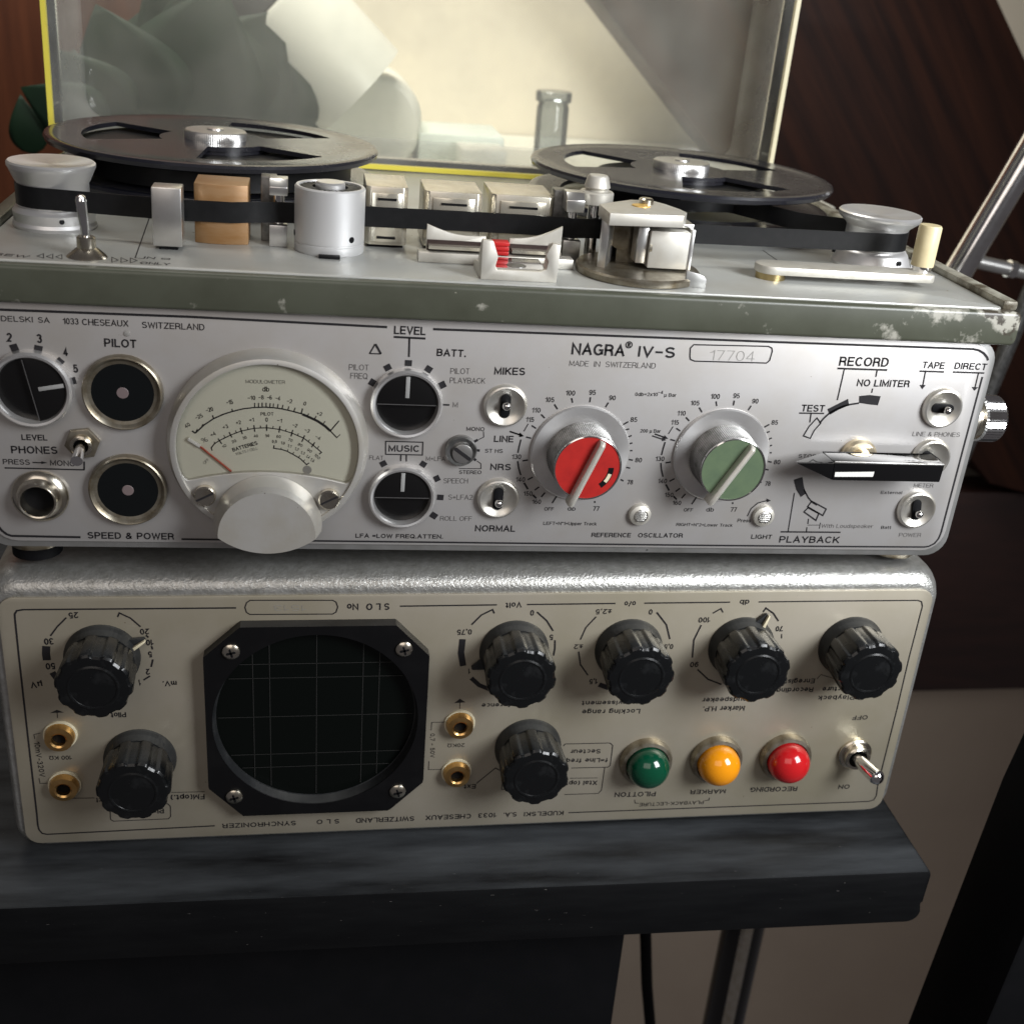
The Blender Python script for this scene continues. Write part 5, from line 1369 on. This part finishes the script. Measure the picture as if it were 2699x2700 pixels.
for x, z in ((68.8, -37.3), (125.0, -37.4), (68.4, -95.8), (124.7, -96.0)):
    sw = obj('screw', MB().lathe([(2.9, 4.3), (2.8, 5.0), (2.0, 5.6), (0, 5.9)], (0, 0, 0), seg=32), 'nickel', bez, loc=(x - 155, 0, z + Z0))
    for an in (15, 105): obj('screw_recess', MB().prism(capsule(0, 0, 0.36, 1.6, an), -5.5, -5.98), 'flat_black', sw)
# sockets
for x, z in ((12.3, -71.3), (12.1, -91.7), (145.8, -70.9), (145.8, -91.8)):
    j = obj('socket', MB().lathe([(4.9, 0), (4.9, 1.2), (4.5, 3.2), (2.9, 3.6), (2.3, 3.2), (2.2, 1.4)], seg=40, cap0=False, cap1=False), 'gold', syn, loc=(x - 155, 0, z + Z0))
    obj('insulator', MB().lathe([(5.5, 0), (5.4, 0.7), (4.95, 0.8)], seg=36, cap0=False, cap1=False), 'pointer_cream', j)
    obj('socket_hole', MB().prism(circle(0, 0, 2.25, 28), -0.2, -1.6), 'flat_black', j)
# lamps
for x, m, lab in ((215.3, 'green_lens', 'dark green lamp'), (242.2, 'amber_lens', 'amber yellow lamp'), (269.2, 'red_lens', 'red lamp')):
    l = obj('indicator_lamp', MB().lathe([(9.9, 0), (9.9, 1.6), (9.4, 3.0), (8.2, 3.4), (7.9, 2.4)], seg=56, cap0=False), 'tarnished', syn, loc=(x - 155, 0, -89.5 + Z0), label=lab)
    pf = [(7.7, 2.2), (7.8, 4.2)] + [(7.8 * math.cos(rad(t)), 4.6 + 7.0 * math.sin(rad(t))) for t in range(6, 91, 6)]
    obj('lens', MB().lathe(pf, seg=56, cap0=False), m, l)
# power toggle
pt = obj('power_toggle', MB().lathe([(6.5, 0), (6.5, 1.0), (6.0, 1.4), (5.0, 1.5), (5.0, 3.6), (4.6, 4.0), (3.6, 3.8), (3.4, 2.0)], seg=48, cap0=False), 'nickel', syn, loc=(297 - 155, 0, -89.5 + Z0))
obj('bush_hole', MB().prism(circle(0, 0, 3.5, 28), -1.8, -2.4), 'flat_black', pt)
obj('lever', MB().tube([(0, -2.5, 0), (1.4, -7, -0.8), (3.6, -12.5, -1.6)], 2.3, 20, 3.0).lathe([(3.0, 0), (2.9, 0.8), (2.2, 2.0), (1.2, 2.6), (0, 2.8)], (3.6, -12.3, -1.6), seg=20), 'chrome', pt, smooth=50)

# ================================================================ SHELF
sh = thing('black_shelf', 'black stained wooden shelf with a chipped front edge carrying both machines', 'shelf', (150, 0, -500))
bp = [(-470, -148.5 + 500)] + [(173.4 - 5 + 5 * math.cos(rad(t)), 351.5 + 5 + 5 * math.sin(rad(t))) for t in range(-90, 1, 15)] + [(172.6, 360.5), (173.3, 361.4), (173.6, 374), (173.2, 375.6), (171.8, 376.2), (-470, 376.2)]
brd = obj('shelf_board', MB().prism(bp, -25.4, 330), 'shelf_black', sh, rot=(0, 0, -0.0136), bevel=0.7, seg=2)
spx = 219.36
obj('side_panel', MB().box(-460, spx - 150, 6, 300, 0, 500 - 148.6), 'flat_black', sh)

# ================================================================ BEHIND
zw = -377.95
struct('back_wall', MB().box(-900, 1500, 640, 660, zw, 900), 'wall_cream')
struct('lower_wall', MB().box(-900, 1500, 639, 661, -1100, zw - 0.5), 'wall_taupe')
bm_ = [(267.13,174.71), (290.33,152.29), (384.05,59.14), (656.26,-189.56), (682.29,-213.85), (781.7,-237.09), (739.98,13.13), (618.91,135.23), (561.86,203.21)]
bt = obj('wooden_beam', MB().prism([(x, z) for x, z in bm_], 540, 600), 'beam_wood', None, bevel=1.5, rot=(0, 0, 0))
tag(bt, 'dark brown wooden beam slanting down the wall at the right', 'beam')
db = obj('wooden_board', MB().box(549.2, 1100, 560, 600, -444.0, -231.31), 'board_wood', None, bevel=1.0)
tag(db, 'dark maroon horizontal board on the wall below the slanting beam', 'board')
po = obj('wooden_post', MB().box(-420, 30.65, 600, 636, -300, 600), 'post_wood', None, bevel=1)
tag(po, 'reddish brown upright wooden plank behind the left reel', 'plank')
struct('rear_ledge', MB().box(40, 420, 380, 638, 20, 46), 'lamp_white')

# lamp with a white shade
def frame_at(c, axis):
    z = Vector(axis).normalized(); q = z.to_track_quat('Z', 'Y'); return q.to_euler()
c0 = (70.22,138.48); c1 = (119.35,91.79)
lp = thing('desk_lamp', 'white cylindrical lamp shade tilted downwards with a dark socket, seen through the clear lid', 'lamp', (c0[0], 430, c0[1]), frame_at(c0, (c1[0] - c0[0], 0, c1[1] - c0[1])))
LL = math.hypot(c1[0] - c0[0], c1[1] - c0[1]); LR = 37
obj('lamp_shade', MB().lathe([(LR - 5, 0), (LR - 1.5, 1), (LR, 4), (LR, LL), (LR - 1.5, LL), (LR - 1.5, 4)], axis='z', seg=64, cap1=False), 'lamp_white', lp)
obj('socket', MB().lathe([(23, -48), (23, -1), (19, 0)], axis='z', seg=40), 'dark_grey', lp)
wc = (127.01,71.1)
cn = obj('white_canister', MB().prism(rounded(wc[0] - 40, wc[0] + 162.2 - wc[0], 46, 103.06, 26, 8), 440, 520), 'lamp_white', None, bevel=6, seg=4)
tag(cn, 'white rounded container below the tilted white lamp shade', 'container')
# vial and boxes on the ledge
vx = 243.2; vt = 100.65
vl = obj('glass_vial', MB().lathe([(10.2, 46.2), (10.2, vt - 10), (9.2, vt - 7), (11.2, vt - 6), (11.4, vt - 1), (10.6, vt)], (vx, 430, 0), axis='z', seg=40), 'vial_glass', None)
tag(vl, 'small grey glass vial with a collared neck on the rear ledge', 'vial')
for nm, u0, u1, vtp, y in ((1, 1110, 1213, 352, 440), (2, 1213, 1340, 392, 410)):
    pass
b1 = obj('cardboard_box', MB().box(160.63, 215.26, 440, 500, 46.2, 69.62), 'pale_box', None, bevel=0.8)
tag(b1, 'longer pale green box lying on the rear ledge', 'box', 'pale boxes on the ledge')
b2 = obj('cardboard_box', MB().box(183.93, 212.1, 405, 438, 46.2, 66.13), 'lamp_white', None, bevel=0.8)
tag(b2, 'small white box in front of the pale green box', 'box', 'pale boxes on the ledge')

# plant behind the lid
pl_ = thing('house_plant', 'dark green broad leaved plant with a red bract behind the left part of the lid', 'plant', (20, 360, -500))
def leaf(c, d, L, W, y, curl, name='leaf', m='leaf_green', vein=True):
    a = rad(d); ux, uz = math.cos(a), math.sin(a); vx, vz = -uz, ux
    K = 12; J = 6; vs = []; fs = []
    P = lambda t, q: (c[0] - 20 + ux * L * t + vx * W * q, y - 360 + curl * (t - 0.5) ** 2 * 2 - 7 * (1 - q * q) , c[1] + 500 + uz * L * t + vz * W * q)
    for i in range(K + 1):
        t = i / K; hw = (math.sin(PI * min(1, max(0, t)) ** 0.75)) ** 0.9 * 0.5 * (1 - 0.35 * t)
        for j in range(J + 1): vs.append(P(t, hw * (2 * j / J - 1)))
    for i in range(K):
        for j in range(J): fs.append((i * (J + 1) + j, i * (J + 1) + j + 1, (i + 1) * (J + 1) + j + 1, (i + 1) * (J + 1) + j))
    o = obj(name, MB().add(vs, fs), m, pl_, smooth=60, recalc=False)
    s = o.modifiers.new('thickness', 'SOLIDIFY'); s.thickness = 0.0006
    if vein:
        obj('midrib', MB().tube([P(t, 0.0) for t in (0.02, 0.25, 0.5, 0.75, 0.98)], 0.55, 6), 'leaf_vein', o)
    return o
for uv, d, L, W, y, cu in (((20.74,71.21), 72, 84, 92, 362, 14), ((39.39,68.87), 100, 82, 96, 384, 10), ((9.76,72.01), 112, 70, 74, 350, 12), ((57.76,65.46), 80, 66, 84, 402, 8), ((-3.47,72.01), 132, 58, 54, 344, 10), ((70.67,66.91), 70, 40, 60, 412, 8), ((27.85,68.87), 55, 84, 90, 398, 12), ((-10.39,75.26), 155, 48, 40, 336, 8), ((-29.86,74.59), 88, 40, 36, 350, 8), ((-51.04,61.67), 98, 30, 22, 340, 8), ((47.82,64.33), 118, 98, 100, 420, 10), ((6.64,60.78), 88, 80, 110, 430, 10)):
    leaf(uv, d, L, W, y, cu)
leaf((27.77,123.85), 60, 40, 26, 424, 8, 'bract', 'flower_red', False); leaf((19.33,126.37), 20, 40, 22, 428, 8, 'bract', 'flower_red', False); leaf((23.52,124.6), 130, 34, 20, 426, 8, 'bract', 'flower_red', False)
obj('stem', MB().tube([(0, 0, 0), (6, 4, 300), (2, 10, 560)], 4, 10), 'leaf_green', pl_)

# chrome lamp stand at the right
ls = thing('chrome_stand', 'chrome tube stand leaning behind the right corner of the tape recorder', 'stand', (380, 235, -300))
def st_(u): return (u[0] - 380, 0, u[1] + 300)
T0, T1 = (467.27,140.67), (403.2,-28.68)
obj('main_tube', MB().tube([st_(T0), st_(T1)], 7.6, 32), 'chrome', ls)
R0, R1 = (439.08,46.95), (488.52,38.98)
rd = obj('cross_rod', MB().tube([st_(R0), st_(R1)], 3.6, 24), 'aluminium', ls)
q0, q1 = (457.28,43.99), (461.18,43.32)
obj('collar', MB().tube([st_(q0), st_(q1)], 4.6, 24), 'chrome', rd)
S0, S1 = (520.32,41.2), (492.91,-124.94)
obj('rear_tube', MB().tube([(S0[0] - 380, 65, S0[1] + 300), (S1[0] - 380, 65, S1[1] + 300)], 5.0, 24), 'knurled_steel', ls)
# black slab, pole and cable at the lower right
sb = [(361.05,-46.42), (353.8,-95.53), (344.18,-224.16), (342.22,-246.6), (546.48,-267.67), (460.27,-48.63)]
bs = obj('black_cabinet', MB().prism([(x, z) for x, z in sb], -50, -10), 'flat_black', None, bevel=1)
tag(bs, 'flat black cabinet side leaning in at the lower right corner', 'cabinet')
q = (371.69,-393.67); q2 = (370.21,-472.14)
pole = thing('upright_pole', 'dark pole with a chrome strip standing under the shelf', 'pole', (q2[0], 210, q2[1] - 80))
obj('pole_body', MB().tube([(0, 0, 0), (q[0] - q2[0], 0, q[1] - q2[1] + 80 + 90)], 13.5, 32), 'black_gloss', pole)
obj('chrome_strip', MB().tube([(-2.5, -10.6, 0), (-2.5 + q[0] - q2[0], -10.6, q[1] - q2[1] + 170)], 4.4, 20), 'nickel', pole)
k0, k1 = (283.36,-311.94), (305.06,-442.85)
cb = obj('hanging_cable', MB().tube([(k0[0], 160, k0[1]), ((k0[0] + k1[0]) / 2 - 1.5, 160, (k0[1] + k1[1]) / 2), (k1[0], 160, k1[1])], 3.4, 14), 'flat_black', None)
tag(cb, 'thin black cable hanging down beside the pole under the shelf', 'cable')
